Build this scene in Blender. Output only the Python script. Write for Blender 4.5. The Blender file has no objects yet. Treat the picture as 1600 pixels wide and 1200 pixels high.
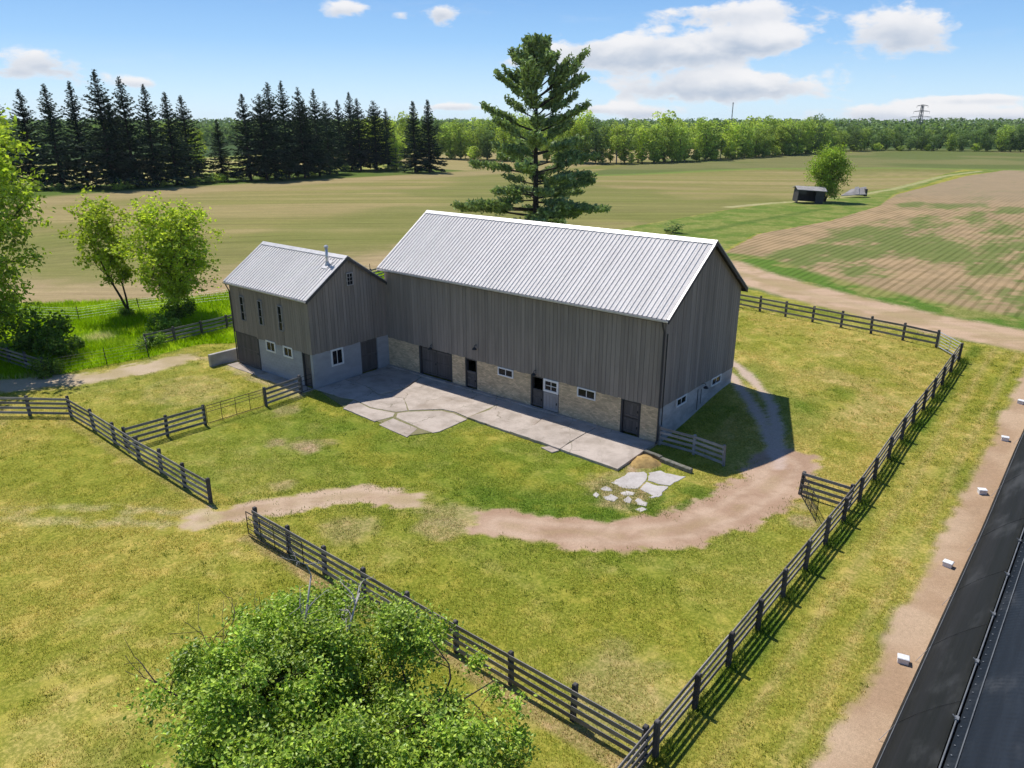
import bpy, math
import numpy as np
from mathutils import Vector, Matrix

scene = bpy.context.scene
COL = scene.collection
R = math.radians

# ------------------------------------------------------------------ camera, sky, sun, exposure
cam_d = bpy.data.cameras.new('camera')
cam = bpy.data.objects.new('camera', cam_d)
COL.objects.link(cam)
cam.location = (18.585, -35.463, 17.6)
cam.rotation_euler = (R(90 - 19.50), 0, R(39.66))
cam_d.sensor_fit = 'HORIZONTAL'
cam_d.sensor_width = 36.0
cam_d.lens = 36.0 * 1166.2 / 1600.0
cam_d.clip_start = 0.1
cam_d.clip_end = 9000
scene.camera = cam

SUN_DIR = Vector((-0.58, 0.127, 1.0)).normalized()      # towards the sun
SUN_EL = math.asin(SUN_DIR.z)
SUN_AZ = math.atan2(SUN_DIR.x, SUN_DIR.y)

world = bpy.data.worlds.new('World')
scene.world = world
world.use_nodes = True
SKY_STRENGTH = 0.10


class NT:
    """small helper round a node tree"""
    def __init__(self, tree):
        self.t = tree
        self.n = tree.nodes
        self.l = tree.links

    def add(self, typ, **kw):
        n = self.n.new(typ)
        for k, v in kw.items():
            setattr(n, k, v)
        return n

    def put(self, sock, val):
        if isinstance(val, bpy.types.NodeSocket):
            self.l.new(val, sock)
        elif isinstance(val, (tuple, list)) and sock.type == 'RGBA':
            sock.default_value = tuple(val)[:3] + (1.0,)
        else:
            sock.default_value = val

    def math(self, op, a, b=None, c=None, clamp=False):
        n = self.add('ShaderNodeMath', operation=op, use_clamp=clamp)
        self.put(n.inputs[0], a)
        if b is not None:
            self.put(n.inputs[1], b)
        if c is not None:
            self.put(n.inputs[2], c)
        return n.outputs[0]

    def mix(self, fac, a, b, mode='MIX'):
        n = self.add('ShaderNodeMix', data_type='RGBA', blend_type=mode)
        self.put(n.inputs[0], fac)
        self.put(n.inputs[6], a)
        self.put(n.inputs[7], b)
        return n.outputs[2]

    def remap(self, v, a, b, c=0.0, d=1.0, smooth=False):
        n = self.add('ShaderNodeMapRange', interpolation_type='SMOOTHSTEP' if smooth else 'LINEAR')
        self.put(n.inputs[0], v)
        for i, x in enumerate((a, b, c, d)):
            n.inputs[i + 1].default_value = x
        return n.outputs[0]

    def noise(self, vec, scale, detail=3.0, rough=0.55, dist=0.0):
        n = self.add('ShaderNodeTexNoise')
        if vec is not None:
            self.l.new(vec, n.inputs['Vector'])
        n.inputs['Scale'].default_value = scale
        n.inputs['Detail'].default_value = detail
        n.inputs['Roughness'].default_value = rough
        n.inputs['Distortion'].default_value = dist
        return n.outputs['Fac']

    def scale(self, vec, s):
        n = self.add('ShaderNodeMapping')
        self.l.new(vec, n.inputs['Vector'])
        n.inputs['Scale'].default_value = s
        return n.outputs['Vector']

    def combine(self, x, y, z):
        n = self.add('ShaderNodeCombineXYZ')
        for i, v in enumerate((x, y, z)):
            self.put(n.inputs[i], v)
        return n.outputs[0]


def build_world():
    w = NT(world.node_tree)
    w.n.clear()
    out = w.add('ShaderNodeOutputWorld')
    sky = w.add('ShaderNodeTexSky', sky_type='NISHITA')
    sky.sun_disc = False
    sky.sun_elevation = SUN_EL
    sky.sun_rotation = SUN_AZ
    sky.altitude = 200.0
    sky.air_density = 1.0
    sky.dust_density = 0.3
    sky.ozone_density = 2.0
    tc = w.add('ShaderNodeTexCoord')
    sep = w.add('ShaderNodeSeparateXYZ')
    w.l.new(tc.outputs['Generated'], sep.inputs[0])
    x, y, z = sep.outputs
    az = w.math('ARCTAN2', x, y)
    el = w.math('ARCSINE', z)
    # cumulus banks, one soft ellipse each: azimuth, elevation, half width, half height, weight
    banks = [(-.535, .078, .150, .024, 1.15), (-.403, .088, .060, .015, .85), (-.435, .037, .135, .018, 1.1),
             (-.428, .118, .115, .015, .85), (-.249, .094, .062, .026, .95), (-.891, .121, .036, .014, .95),
             (-.777, .120, .028, .014, .95), (-.827, .117, .016, .006, .6), (-1.221, .056, .060, .022, 1.0),
             (-.242, .005, .110, .014, .95), (-.163, .021, .056, .005, .8), (-.532, .006, .055, .010, .9),
             (-.764, .015, .052, .007, .85), (-1.128, .039, .030, .008, .7), (-.250, .046, .010, .003, .55),
             (-.110, .002, .05, .010, .8), (-.60, .013, .05, .006, .6), (-.70, .065, .02, .006, .35),
             # the same kind of scattered banks beyond the frame
             (.2, .10, .15, .03, 1.0), (.75, .06, .2, .03, 1.0), (1.3, .13, .16, .035, 1.0), (2.0, .08, .2, .03, 1.0),
             (2.7, .14, .2, .04, 1.0), (-2.9, .08, .2, .03, 1.0), (-2.2, .13, .18, .035, 1.0), (-1.65, .07, .15, .03, 1.0)]
    tot = None
    low = None
    for a, e, ra, re, k in banks:
        da = w.math('DIVIDE', w.math('SUBTRACT', az, a), ra)
        de = w.math('DIVIDE', w.math('SUBTRACT', el, e), re)
        d2 = w.math('ADD', w.math('MULTIPLY', da, da), w.math('MULTIPLY', de, de))
        g = w.math('MULTIPLY', w.math('EXPONENT', w.math('MULTIPLY', d2, -0.9)), k)
        s = w.math('MULTIPLY', g, de)
        tot = g if tot is None else w.math('ADD', tot, g)
        low = s if low is None else w.math('ADD', low, s)
    vec = w.combine(w.math('MULTIPLY', az, 1.0), w.math('MULTIPLY', el, 2.1), 0.0)
    n1 = w.noise(vec, 11.0, 8.0, 0.58, 0.25)
    n2 = w.noise(vec, 34.0, 6.0, 0.6, 0.2)
    nn = w.math('ADD', w.math('MULTIPLY', n1, 0.72), w.math('MULTIPLY', n2, 0.28))
    puff = w.math('ADD', w.math('MULTIPLY', w.math('SUBTRACT', nn, 0.5), 2.6), tot)
    dens = w.remap(puff, 0.46, 0.80, 0.0, 1.0, True)
    # wisps elsewhere
    wv = w.combine(w.math('MULTIPLY', az, 1.0), w.math('MULTIPLY', el, 5.0), 3.7)
    wisp = w.math('MULTIPLY', w.remap(w.noise(wv, 6.0, 7.0, 0.62, 0.4), 0.55, 0.85, 0.0, 1.0, True), 0.18)
    dens = w.math('MAXIMUM', dens, wisp)
    dens = w.math('MULTIPLY', dens, w.remap(el, -0.02, 0.0, 0.0, 1.0), clamp=True)
    # undersides are grey: where the bank is thick and the point is low in it
    rel = w.math('DIVIDE', low, w.math('ADD', tot, 0.05))
    under = w.remap(w.math('ADD', rel, w.math('MULTIPLY', w.math('SUBTRACT', n1, 0.5), 2.2)), 0.55, -0.55, 0.0, 1.0, True)
    under = w.math('MULTIPLY', under, w.remap(puff, 0.55, 1.1, 0.2, 1.0))
    ccol = w.mix(under, (1.0, 0.985, 0.99), (0.47, 0.555, 0.69))
    # clear June air: the physical sky, cleaned towards the blue the day had
    cr = w.add('ShaderNodeValToRGB')
    e = cr.color_ramp.elements
    e[0].position, e[0].color = 0.0, (.56, .74, .88, 1)
    e[1].position, e[1].color = 1.0, (.035, .095, .27, 1)
    for p_, c_ in ((.03, (.45, .66, .86)), (.09, (.245, .475, .80)), (.16, (.14, .33, .68)), (.4, (.06, .155, .40))):
        q_ = e.new(p_)
        q_.color = c_ + (1,)
    w.l.new(w.math('MULTIPLY', el, 1.0, clamp=True), cr.inputs[0])
    sk = w.mix(1.0, sky.outputs[0], (SKY_STRENGTH,) * 3, 'MULTIPLY')
    skc = w.mix(.82, sk, cr.outputs[0])
    bs = w.add('ShaderNodeBackground')
    w.l.new(skc, bs.inputs['Color'])
    bs.inputs['Strength'].default_value = 1.0
    bc = w.add('ShaderNodeBackground')
    w.l.new(ccol, bc.inputs['Color'])
    bc.inputs['Strength'].default_value = 0.76
    ms = w.add('ShaderNodeMixShader')
    w.l.new(w.math('MULTIPLY', dens, 0.93), ms.inputs[0])
    w.l.new(bs.outputs[0], ms.inputs[1])
    w.l.new(bc.outputs[0], ms.inputs[2])
    w.l.new(ms.outputs[0], out.inputs['Surface'])


build_world()

sun_d = bpy.data.lights.new('sun', 'SUN')
sun_d.energy = 4.0
sun_d.angle = R(0.53)
sun_d.color = (1.0, 0.955, 0.89)
sun = bpy.data.objects.new('sun', sun_d)
COL.objects.link(sun)
sun.rotation_euler = SUN_DIR.to_track_quat('Z', 'Y').to_euler()
sun.location = (-40, 20, 80)

HAZE = 0.00006      # per metre

vs = scene.view_settings
vs.view_transform = 'Standard'
vs.look = 'None'
vs.exposure = 0.32
vs.gamma = 1.0
vs.use_curve_mapping = False
scene.cycles.max_bounces = 6
scene.cycles.transparent_max_bounces = 4
scene.cycles.use_denoising = True
scene.cycles.caustics_reflective = False
scene.cycles.caustics_refractive = False

# ------------------------------------------------------------------ numeric helpers
def ss(a, b, x):
    t = np.clip((np.asarray(x, float) - a) / (b - a), 0, 1)
    return t * t * (3 - 2 * t)


def hz(x, y):
    """height of the land: a level yard that climbs behind the barn"""
    x = np.asarray(x, float)
    y = np.asarray(y, float)
    n = 1.25 * ss(-1, 10.5, y) + .75 * ss(10, 30, y) + .2 * ss(30, 60, y)
    return n - .35 * ss(4, 11, x) * ss(-1, 9, y) * (1 - ss(14, 30, y))


def hzf(x, y):
    return float(hz(x, y))


def vnoise(x, y, seed=0):
    xi = np.floor(x).astype(np.int64)
    yi = np.floor(y).astype(np.int64)
    fx = x - xi
    fy = y - yi
    fx = fx * fx * (3 - 2 * fx)
    fy = fy * fy * (3 - 2 * fy)

    def h(i, j):
        n = (i * 374761393 + j * 668265263 + seed * 1442695041) & 0xFFFFFFFF
        n = ((n ^ (n >> 13)) * 1274126177) & 0xFFFFFFFF
        return ((n ^ (n >> 16)) & 0xFFFF) / 65535.0
    a = h(xi, yi) * (1 - fx) + h(xi + 1, yi) * fx
    b = h(xi, yi + 1) * (1 - fx) + h(xi + 1, yi + 1) * fx
    return a * (1 - fy) + b * fy


def fbm(x, y, scale, octv=4, seed=0):
    x = np.asarray(x, float) * scale
    y = np.asarray(y, float) * scale
    s = 0
    amp = 1.0
    tot = 0
    for i in range(octv):
        s = s + amp * vnoise(x + 17.3 * i, y - 9.1 * i, seed + i * 7)
        tot += amp
        amp *= .55
        x = x * 2.03
        y = y * 2.03
    return s / tot


def S(r, g, b, k=0.80):
    f = lambda c: ((c / 255 + .055) / 1.055) ** 2.4 if c > 10 else c / 255 / 12.92
    return np.array([f(r) * k, f(g) * k, f(b) * k])


def polydist(x, y, pts):
    d = np.full(np.shape(x), 1e9)
    for (ax, ay), (bx, by) in zip(pts[:-1], pts[1:]):
        vx, vy = bx - ax, by - ay
        t = np.clip(((x - ax) * vx + (y - ay) * vy) / (vx * vx + vy * vy), 0, 1)
        d = np.minimum(d, np.hypot(x - ax - t * vx, y - ay - t * vy))
    return d


def inpoly(x, y, pts):
    c = np.zeros(np.shape(x), bool)
    n = len(pts)
    for i in range(n):
        x1, y1 = pts[i]
        x2, y2 = pts[(i + 1) % n]
        if y1 == y2:
            continue
        k = (y1 > y) != (y2 > y)
        c ^= k & (x < (x2 - x1) * (y - y1) / (y2 - y1) + x1)
    return c


def polymask(x, y, pts, soft):
    """1 inside, 0 outside, soft edge of the given half width"""
    d = polydist(x, y, list(pts) + [pts[0]])
    d = np.where(inpoly(x, y, pts), d, -d)
    return ss(-soft, soft, d)


# ------------------------------------------------------------------ mesh and object helpers
def mesh_np(name, V, F, mat=None, smooth=False):
    """V (n,3); F (m,k) array with one face size, or list of arrays"""
    me = bpy.data.meshes.new(name)
    Fs = F if isinstance(F, list) else [F]
    Fs = [np.asarray(f, np.int32) for f in Fs if len(f)]
    V = np.asarray(V, np.float32)
    me.vertices.add(len(V))
    me.vertices.foreach_set('co', V.ravel())
    loops = np.concatenate([f.ravel() for f in Fs])
    tot = np.concatenate([np.full(len(f), f.shape[1], np.int32) for f in Fs])
    start = np.concatenate([[0], np.cumsum(tot)[:-1]]).astype(np.int32)
    me.loops.add(len(loops))
    me.loops.foreach_set('vertex_index', loops)
    me.polygons.add(len(tot))
    me.polygons.foreach_set('loop_start', start)
    me.polygons.foreach_set('loop_total', tot)
    me.polygons.foreach_set('use_smooth', np.full(len(tot), bool(smooth)))
    if mat:
        me.materials.append(mat)
    me.update(calc_edges=True)
    return me


def link(name, data, parent=None, loc=(0, 0, 0), rot=None, scale=None):
    o = bpy.data.objects.new(name, data)
    COL.objects.link(o)
    if parent is not None:
        o.parent = parent
    o.location = loc
    if rot is not None:
        o.rotation_euler = rot
    if scale is not None:
        o.scale = scale
    return o


def tag(o, label=None, cat=None, group=None, kind=None):
    if label:
        o['label'] = label
    if cat:
        o['category'] = cat
    if group:
        o['group'] = group
    if kind:
        o['kind'] = kind
    return o


def thing(name, label, cat, loc=(0, 0, 0), rotz=0.0, group=None):
    o = link(name, None, None, loc, (0, 0, rotz))
    o.empty_display_size = .3
    return tag(o, label, cat, group)


BOXF = np.array([[0, 3, 2, 1], [4, 5, 6, 7], [0, 1, 5, 4], [1, 2, 6, 5], [2, 3, 7, 6], [3, 0, 4, 7]])


class MB:
    """collects boxes, tubes and polygons into one mesh"""
    def __init__(self):
        self.V = []
        self.F = {}
        self.n = 0

    def add(self, V, F):
        V = np.asarray(V, float).reshape(-1, 3)
        for f in F:
            self.F.setdefault(len(f), []).append([i + self.n for i in f])
        self.V.append(V)
        self.n += len(V)
        return self

    def box(self, x0, x1, y0, y1, z0, z1):
        return self.add([(x0, y0, z0), (x1, y0, z0), (x1, y1, z0), (x0, y1, z0),
                         (x0, y0, z1), (x1, y0, z1), (x1, y1, z1), (x0, y1, z1)], BOXF.tolist())

    def bev(self, x0, x1, y0, y1, z0, z1, b):
        """box with the four upper edges chamfered"""
        V = [(x0, y0, z0), (x1, y0, z0), (x1, y1, z0), (x0, y1, z0),
             (x0, y0, z1 - b), (x1, y0, z1 - b), (x1, y1, z1 - b), (x0, y1, z1 - b),
             (x0 + b, y0 + b, z1), (x1 - b, y0 + b, z1), (x1 - b, y1 - b, z1), (x0 + b, y1 - b, z1)]
        F = [[0, 3, 2, 1], [0, 1, 5, 4], [1, 2, 6, 5], [2, 3, 7, 6], [3, 0, 4, 7],
             [4, 5, 9, 8], [5, 6, 10, 9], [6, 7, 11, 10], [7, 4, 8, 11], [8, 9, 10, 11]]
        return self.add(V, F)

    def tube(self, pts, r, n=6, r2=None):
        pts = [Vector(p) for p in pts]
        V = []
        m = len(pts)
        for i, p in enumerate(pts):
            d = (pts[min(i + 1, m - 1)] - pts[max(i - 1, 0)]).normalized()
            a = d.orthogonal().normalized() if i == 0 else (a - d * a.dot(d)).normalized()
            b = d.cross(a)
            rr = r if r2 is None else r + (r2 - r) * i / max(1, m - 1)
            for k in range(n):
                t = 2 * math.pi * k / n
                V.append(p + a * (rr * math.cos(t)) + b * (rr * math.sin(t)))
        F = []
        for i in range(m - 1):
            for k in range(n):
                F.append([i * n + k, i * n + (k + 1) % n, (i + 1) * n + (k + 1) % n, (i + 1) * n + k])
        F.append(list(range(n))[::-1])
        F.append([(m - 1) * n + k for k in range(n)])
        return self.add([tuple(v) for v in V], F)

    def prism(self, poly, z0, z1):
        n = len(poly)
        V = [(p[0], p[1], z0) for p in poly] + [(p[0], p[1], z1) for p in poly]
        F = [list(range(n))[::-1], [n + i for i in range(n)]]
        F += [[i, (i + 1) % n, n + (i + 1) % n, n + i] for i in range(n)]
        return self.add(V, F)

    def mesh(self, name, mat, smooth=False):
        return mesh_np(name, np.concatenate(self.V), [np.array(v) for v in self.F.values()], mat, smooth)

    def build(self, name, mat, parent=None, loc=(0, 0, 0), smooth=False, rot=None):
        return link(name, self.mesh(name, mat, smooth), parent, loc, rot)


# ------------------------------------------------------------------ materials
def new_mat(name):
    m = bpy.data.materials.new(name)
    m.use_nodes = True
    t = NT(m.node_tree)
    t.n.clear()
    out = t.add('ShaderNodeOutputMaterial')
    bsdf = t.add('ShaderNodeBsdfPrincipled')
    t.l.new(bsdf.outputs[0], out.inputs['Surface'])
    return m, t, bsdf, out


def pos(t):
    return t.add('ShaderNodeNewGeometry').outputs['Position']


def bump(t, bsdf, h, strength=.5, dist=.02):
    b = t.add('ShaderNodeBump')
    b.inputs['Strength'].default_value = strength
    b.inputs['Distance'].default_value = dist
    t.l.new(h, b.inputs['Height'])
    t.l.new(b.outputs[0], bsdf.inputs['Normal'])


def grime(name, base, dark, scale=(3, 3, 3), amt=.6, rough=.85, spec=.3, metal=0.0, rnd=.25, fine=30, bumpd=.01, island=False, cracks=False):
    """base colour with stretched stain noise and per-piece variation"""
    m, t, b, _ = new_mat(name)
    p = pos(t)
    if island:
        r = t.add('ShaderNodeNewGeometry').outputs['Random Per Island']
    else:
        r = t.add('ShaderNodeObjectInfo').outputs['Random']
    # every piece carries its own stretch of grain and stain
    off = t.add('ShaderNodeVectorMath', operation='ADD')
    sh = t.math('MULTIPLY', r, 0.0 if island else 91.0)
    t.l.new(p, off.inputs[0])
    t.l.new(t.combine(t.math('ADD', sh, .37), t.math('ADD', sh, .71), t.math('ADD', sh, .23)), off.inputs[1])
    n1 = t.noise(t.scale(off.outputs[0], scale), 1.0, 5, .6, .2)
    n2 = t.noise(p, fine, 3, .6)
    c = t.mix(t.math('MULTIPLY', t.remap(n1, .35, .7, 0, 1, True), amt), base, dark)
    k = t.math('ADD', t.remap(r, 0, 1, 1 - rnd, 1 + rnd), t.remap(n2, .3, .7, -.12, .12))
    c = t.mix(1.0, c, t.combine(k, k, k), 'MULTIPLY')
    if cracks:
        wn = t.add('ShaderNodeTexNoise', noise_dimensions='3D')
        t.l.new(p, wn.inputs['Vector'])
        wn.inputs['Scale'].default_value = 1.3
        wn.inputs['Detail'].default_value = 4
        wv = t.add('ShaderNodeVectorMath', operation='MULTIPLY_ADD')
        t.l.new(wn.outputs['Color'], wv.inputs[0])
        wv.inputs[1].default_value = (.9, .9, 0)
        t.l.new(p, wv.inputs[2])
        vo = t.add('ShaderNodeTexVoronoi', feature='DISTANCE_TO_EDGE', voronoi_dimensions='2D')
        t.l.new(wv.outputs[0], vo.inputs['Vector'])
        vo.inputs['Scale'].default_value = .42
        ck = t.remap(vo.outputs['Distance'], .004, .014, .7, 0)
        ck = t.math('MULTIPLY', ck, t.remap(t.noise(p, .8, 2), .45, .58, 0, 1, True))
        c = t.mix(ck, c, (.13, .12, .075))
        stn = t.remap(t.noise(p, .33, 4, .65), .5, .66, 0, .35, True)
        c = t.mix(stn, c, (.30, .23, .17))
    t.l.new(c, b.inputs['Base Color'])
    b.inputs['Roughness'].default_value = rough
    b.inputs['Specular IOR Level'].default_value = spec
    b.inputs['Metallic'].default_value = metal
    if bumpd:
        bump(t, b, n2, .5, bumpd)
    return m


M = {}
M['siding'] = grime('weathered_siding', (.295, .254, .218), (.165, .142, .124), (2.6, 2.6, .30), .45, .95, .06, 0, .09, 22)
M['backing'] = grime('dark_sheathing', (.03, .028, .026), (.02, .02, .02), rnd=.05)  # near-black, mainly for the added layers that stop light between boards
M['trim'] = grime('dark_trim', (.07, .066, .064), (.04, .038, .038), (2, 2, .5), .7, .7, .3, 0, .1)
M['roof'] = grime('pale_metal_roofing', (.715, .675, .635), (.60, .565, .535), (.9, .5, .5), .35, .9, .03, 0, .03, 9, 0)
M['flash'] = grime('light_flashing', (.58, .565, .56), (.42, .41, .41), rough=.45, rnd=.04, metal=.2, bumpd=0)
M['brick'] = grime('buff_brick', (.66, .51, .325), (.44, .33, .21), (1.1, 1.1, 1.6), .6, .92, .15, 0, .22, 40, .01, True)
M['mortar'] = grime('old_mortar', (.54, .43, .29), (.40, .31, .20), (1.5, 1.5, 1.5), .7, .95, .1)
M['block'] = grime('painted_block', (.40, .40, .41), (.31, .31, .32), (.8, .8, 2), .6, .85, .25, 0, .03, 25, .006, True)
M['parge'] = grime('grey_parged_block', (.50, .475, .45), (.30, .28, .26), (.6, .6, 1.2), .8, .9, .2, 0, .08, 25, .006, True)
M['jointdirt'] = grime('joint_dirt', (.24, .21, .12), (.16, .17, .07), (2, 2, 2), .8, .95, .1)
M['mossy'] = grime('mossy_concrete', (.22, .205, .18), (.09, .095, .06), (4, 4, 4), .85, .95, .1)
M['white'] = grime('white_paint', (.80, .79, .77), (.6, .58, .55), (3, 3, 3), .4, .5, .4, 0, .03, 20, 0)
M['door'] = grime('brown_door', (.13, .115, .105), (.075, .066, .06), (3, 3, .5), .7, .8, .25, 0, .15)
M['greydoor'] = grime('grey_door', (.34, .32, .31), (.22, .2, .19), (2, 2, .6), .5, .75, .25, 0, .05)
M['concrete'] = grime('old_concrete', (.49, .42, .36), (.31, .26, .215), (.9, .9, .9), .8, .93, .1, 0, .07, 18, .008, False, True)
M['paleconc'] = grime('bleached_concrete', (.54, .50, .465), (.36, .32, .29), (1.1, 1.1, 1.1), .6, .92, .15, 0, .08, 18, .006)
M['fence'] = grime('fence_board', (.30, .275, .25), (.13, .12, .115), (1.2, 1.2, 5), .7, .9, .2, 0, .28, 35)
M['fencepost'] = grime('fence_post', (.12, .11, .105), (.06, .056, .055), (4, 4, .8), .8, .9, .2, 0, .2, 35)
M['palefence'] = grime('pale_weathered_board', (.36, .34, .325), (.2, .185, .175), (1.2, 1.2, 5), .7, .9, .2, 0, .15, 35)
M['rust'] = grime('rusty_pipe', (.10, .062, .045), (.05, .035, .03), (6, 6, 6), .7, .75, .3, .2, .1)
M['darkpipe'] = grime('black_pipe', (.022, .022, .025), (.012, .012, .012), rough=.5, rnd=.1)
M['alu'] = grime('galvanised_pipe', (.62, .62, .63), (.45, .45, .45), rough=.4, metal=.5, rnd=.05, bumpd=0)
M['dullpipe'] = grime('dull_galvanised', (.17, .18, .19), (.09, .10, .11), (3, 3, 3), .7, .7, .3, 0, .15, bumpd=0)
M['iron'] = grime('lamp_iron', (.03, .034, .036), (.02, .02, .02), rough=.5, rnd=.05)
M['plastic'] = grime('white_plastic', (.80, .80, .80), (.62, .61, .6), (3, 3, 3), .4, .45, .4, 0, .04, 12, .004)
M['straw'] = grime('straw_heap', (.46, .31, .12), (.26, .17, .07), (4, 4, 4), .8, .95, .1, 0, .1, 40, .03)
M['bark'] = grime('bark', (.075, .06, .05), (.03, .025, .022), (5, 5, 1.2), .8, .95, .1, 0, .1, 20, .03)
M['palebark'] = grime('grey_bark', (.16, .14, .12), (.07, .06, .05), (5, 5, 1.2), .8, .95, .1, 0, .1, 20, .03)
M['deadwood'] = grime('bleached_dead_wood', (.38, .35, .32), (.2, .18, .16), (4, 4, 2), .6, .95, .1)
M['stone'] = grime('field_stone', (.36, .31, .27), (.2, .17, .15), (3, 3, 3), .7, .95, .1, 0, .2)
M['steel'] = grime('pylon_steel', (.10, .11, .12), (.07, .08, .09), rough=.6, rnd=.05, bumpd=0)


def glass_mat():
    m, t, b, _ = new_mat('window_glass')
    t.put(b.inputs['Base Color'], (.010, .012, .014))
    b.inputs['Roughness'].default_value = .12
    b.inputs['Specular IOR Level'].default_value = .22
    n = t.noise(pos(t), 3.0, 2)
    bump(t, b, n, .15, .01)
    return m


M['glass'] = glass_mat()


def cover_mat(name, base, dark, weave, line=.0):
    """woven black cover stretched over hoops: faint weave, long soft creases, dust"""
    m, t, b, _ = new_mat(name)
    p = pos(t)
    st = t.noise(t.scale(p, (2.2, .05, 2.2)), 1.0, 5, .6)
    st2 = t.noise(t.scale(p, (14, .12, 14)), 1.0, 4, .6)
    du = t.noise(t.scale(p, (.7, .35, .7)), 1.0, 5, .62)
    c = t.mix(t.remap(st, .35, .68, 0, 1, True), base, dark)
    c = t.mix(t.math('MULTIPLY', t.remap(st2, .4, .7, 0, 1, True), .45), c, dark)
    c = t.mix(t.math('MULTIPLY', t.remap(du, .5, .75, 0, 1, True), .3), c, (.12, .125, .13))
    hgt = t.math('ADD', t.math('MULTIPLY', st, .6), st2)
    if weave:
        w = t.add('ShaderNodeTexWave', wave_type='BANDS', bands_direction='Y')
        t.l.new(t.scale(p, (1, 1, 1)), w.inputs['Vector'])
        w.inputs['Scale'].default_value = 1.6
        w.inputs['Distortion'].default_value = 2.5
        w.inputs['Detail'].default_value = 3
        w2 = t.noise(t.scale(p, (9, 2.0, 9)), 1.0, 3, .6)
        k = t.math('MULTIPLY', t.math('MULTIPLY', w.outputs[0], t.remap(w2, .42, .62, 0, 1, True)), .7)
        c = t.mix(k, c, (.012, .016, .022))
        hgt = t.math('ADD', hgt, t.math('MULTIPLY', w.outputs[0], .5))
    t.l.new(c, b.inputs['Base Color'])
    b.inputs['Roughness'].default_value = .7
    b.inputs['Specular IOR Level'].default_value = .16
    bump(t, b, hgt, .35, .03)
    return m


M['cover'] = cover_mat('black_woven_cover', (.019, .020, .022), (.011, .013, .013), False)
M['cover2'] = cover_mat('black_shade_cloth', (.017, .024, .034), (.010, .015, .022), True)


def leaf_mat(name, base, tip, trans=.35, var=.45, gloss=.06):
    """leaf: diffuse plus light coming through, each leaf its own tone"""
    m = bpy.data.materials.new(name)
    m.use_nodes = True
    t = NT(m.node_tree)
    t.n.clear()
    out = t.add('ShaderNodeOutputMaterial')
    g = t.add('ShaderNodeNewGeometry')
    r = g.outputs['Random Per Island']
    oi = t.add('ShaderNodeObjectInfo').outputs['Random']
    c = t.mix(r, base, tip)
    wn = t.add('ShaderNodeTexWhiteNoise', noise_dimensions='1D')
    t.l.new(r, wn.inputs['W'])
    big = t.noise(g.outputs['Position'], .55, 4, .6)
    k = t.math('MULTIPLY', t.remap(wn.outputs['Value'], 0, 1, 1 - var, 1 + var), t.remap(oi, 0, 1, .80, 1.2))
    k = t.math('MULTIPLY', k, t.remap(big, .3, .7, .68, 1.32))
    c = t.mix(1.0, c, t.combine(k, k, k), 'MULTIPLY')
    d = t.add('ShaderNodeBsdfDiffuse')
    tr = t.add('ShaderNodeBsdfTranslucent')
    gl = t.add('ShaderNodeBsdfGlossy')
    gl.inputs['Roughness'].default_value = .45
    t.l.new(c, d.inputs['Color'])
    t.l.new(t.mix(1.0, c, (1.15, 1.25, .6), 'MULTIPLY'), tr.inputs['Color'])
    gl.inputs['Color'].default_value = (.5, .55, .5, 1)
    a = t.add('ShaderNodeMixShader')
    a.inputs[0].default_value = trans
    t.l.new(d.outputs[0], a.inputs[1])
    t.l.new(tr.outputs[0], a.inputs[2])
    a2 = t.add('ShaderNodeMixShader')
    a2.inputs[0].default_value = gloss
    t.l.new(a.outputs[0], a2.inputs[1])
    t.l.new(gl.outputs[0], a2.inputs[2])
    t.l.new(a2.outputs[0], out.inputs['Surface'])
    return m


M['leaf_apple'] = leaf_mat('apple_leaf', (.16, .27, .028), (.41, .51, .06), .30, .5, .05)
M['leaf_spring'] = leaf_mat('spring_leaf', (.42, .52, .05), (.58, .64, .09), .5, .35, .03)
M['leaf_ash'] = leaf_mat('ash_leaf', (.38, .50, .05), (.54, .62, .09), .5, .4, .04)
M['leaf_lone'] = leaf_mat('lone_tree_leaf', (.22, .33, .04), (.36, .46, .06), .35, .4, .03)
M['needle_spruce'] = leaf_mat('spruce_needles', (.024, .044, .024), (.050, .080, .038), .14, .4, .03)
M['needle_pine'] = leaf_mat('pine_needles', (.17, .235, .10), (.30, .37, .15), .25, .4, .05)
M['leaf_wood'] = leaf_mat('woodland_leaf', (.28, .38, .09), (.42, .50, .13), .4, .4, .02)
M['leaf_wood2'] = leaf_mat('woodland_leaf_light', (.42, .53, .10), (.58, .64, .15), .42, .4, .02)
M['leaf_wood3'] = leaf_mat('woodland_leaf_dark', (.14, .215, .08), (.23, .31, .11), .35, .4, .02)
M['leaf_shrub'] = leaf_mat('shrub_leaf', (.13, .22, .03), (.24, .34, .05), .3, .45, .03)


def grass_mat(name, c0, c1, c2):
    """tuft colour follows the same large patches as the turf below, straw in the dry ones"""
    m = bpy.data.materials.new(name)
    m.use_nodes = True
    t = NT(m.node_tree)
    t.n.clear()
    out = t.add('ShaderNodeOutputMaterial')
    at = t.add('ShaderNodeAttribute', attribute_name='alb')
    r = t.add('ShaderNodeNewGeometry').outputs['Random Per Island']
    k = t.remap(r, 0, 1, 1.15, 1.85)
    c = t.mix(1.0, at.outputs['Color'], t.combine(k, k, k), 'MULTIPLY')
    d = t.add('ShaderNodeBsdfDiffuse')
    tr = t.add('ShaderNodeBsdfTranslucent')
    t.l.new(c, d.inputs['Color'])
    t.l.new(c, tr.inputs['Color'])
    a = t.add('ShaderNodeMixShader')
    a.inputs[0].default_value = .5
    t.l.new(d.outputs[0], a.inputs[1])
    t.l.new(tr.outputs[0], a.inputs[2])
    t.l.new(a.outputs[0], out.inputs['Surface'])
    return m


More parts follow.
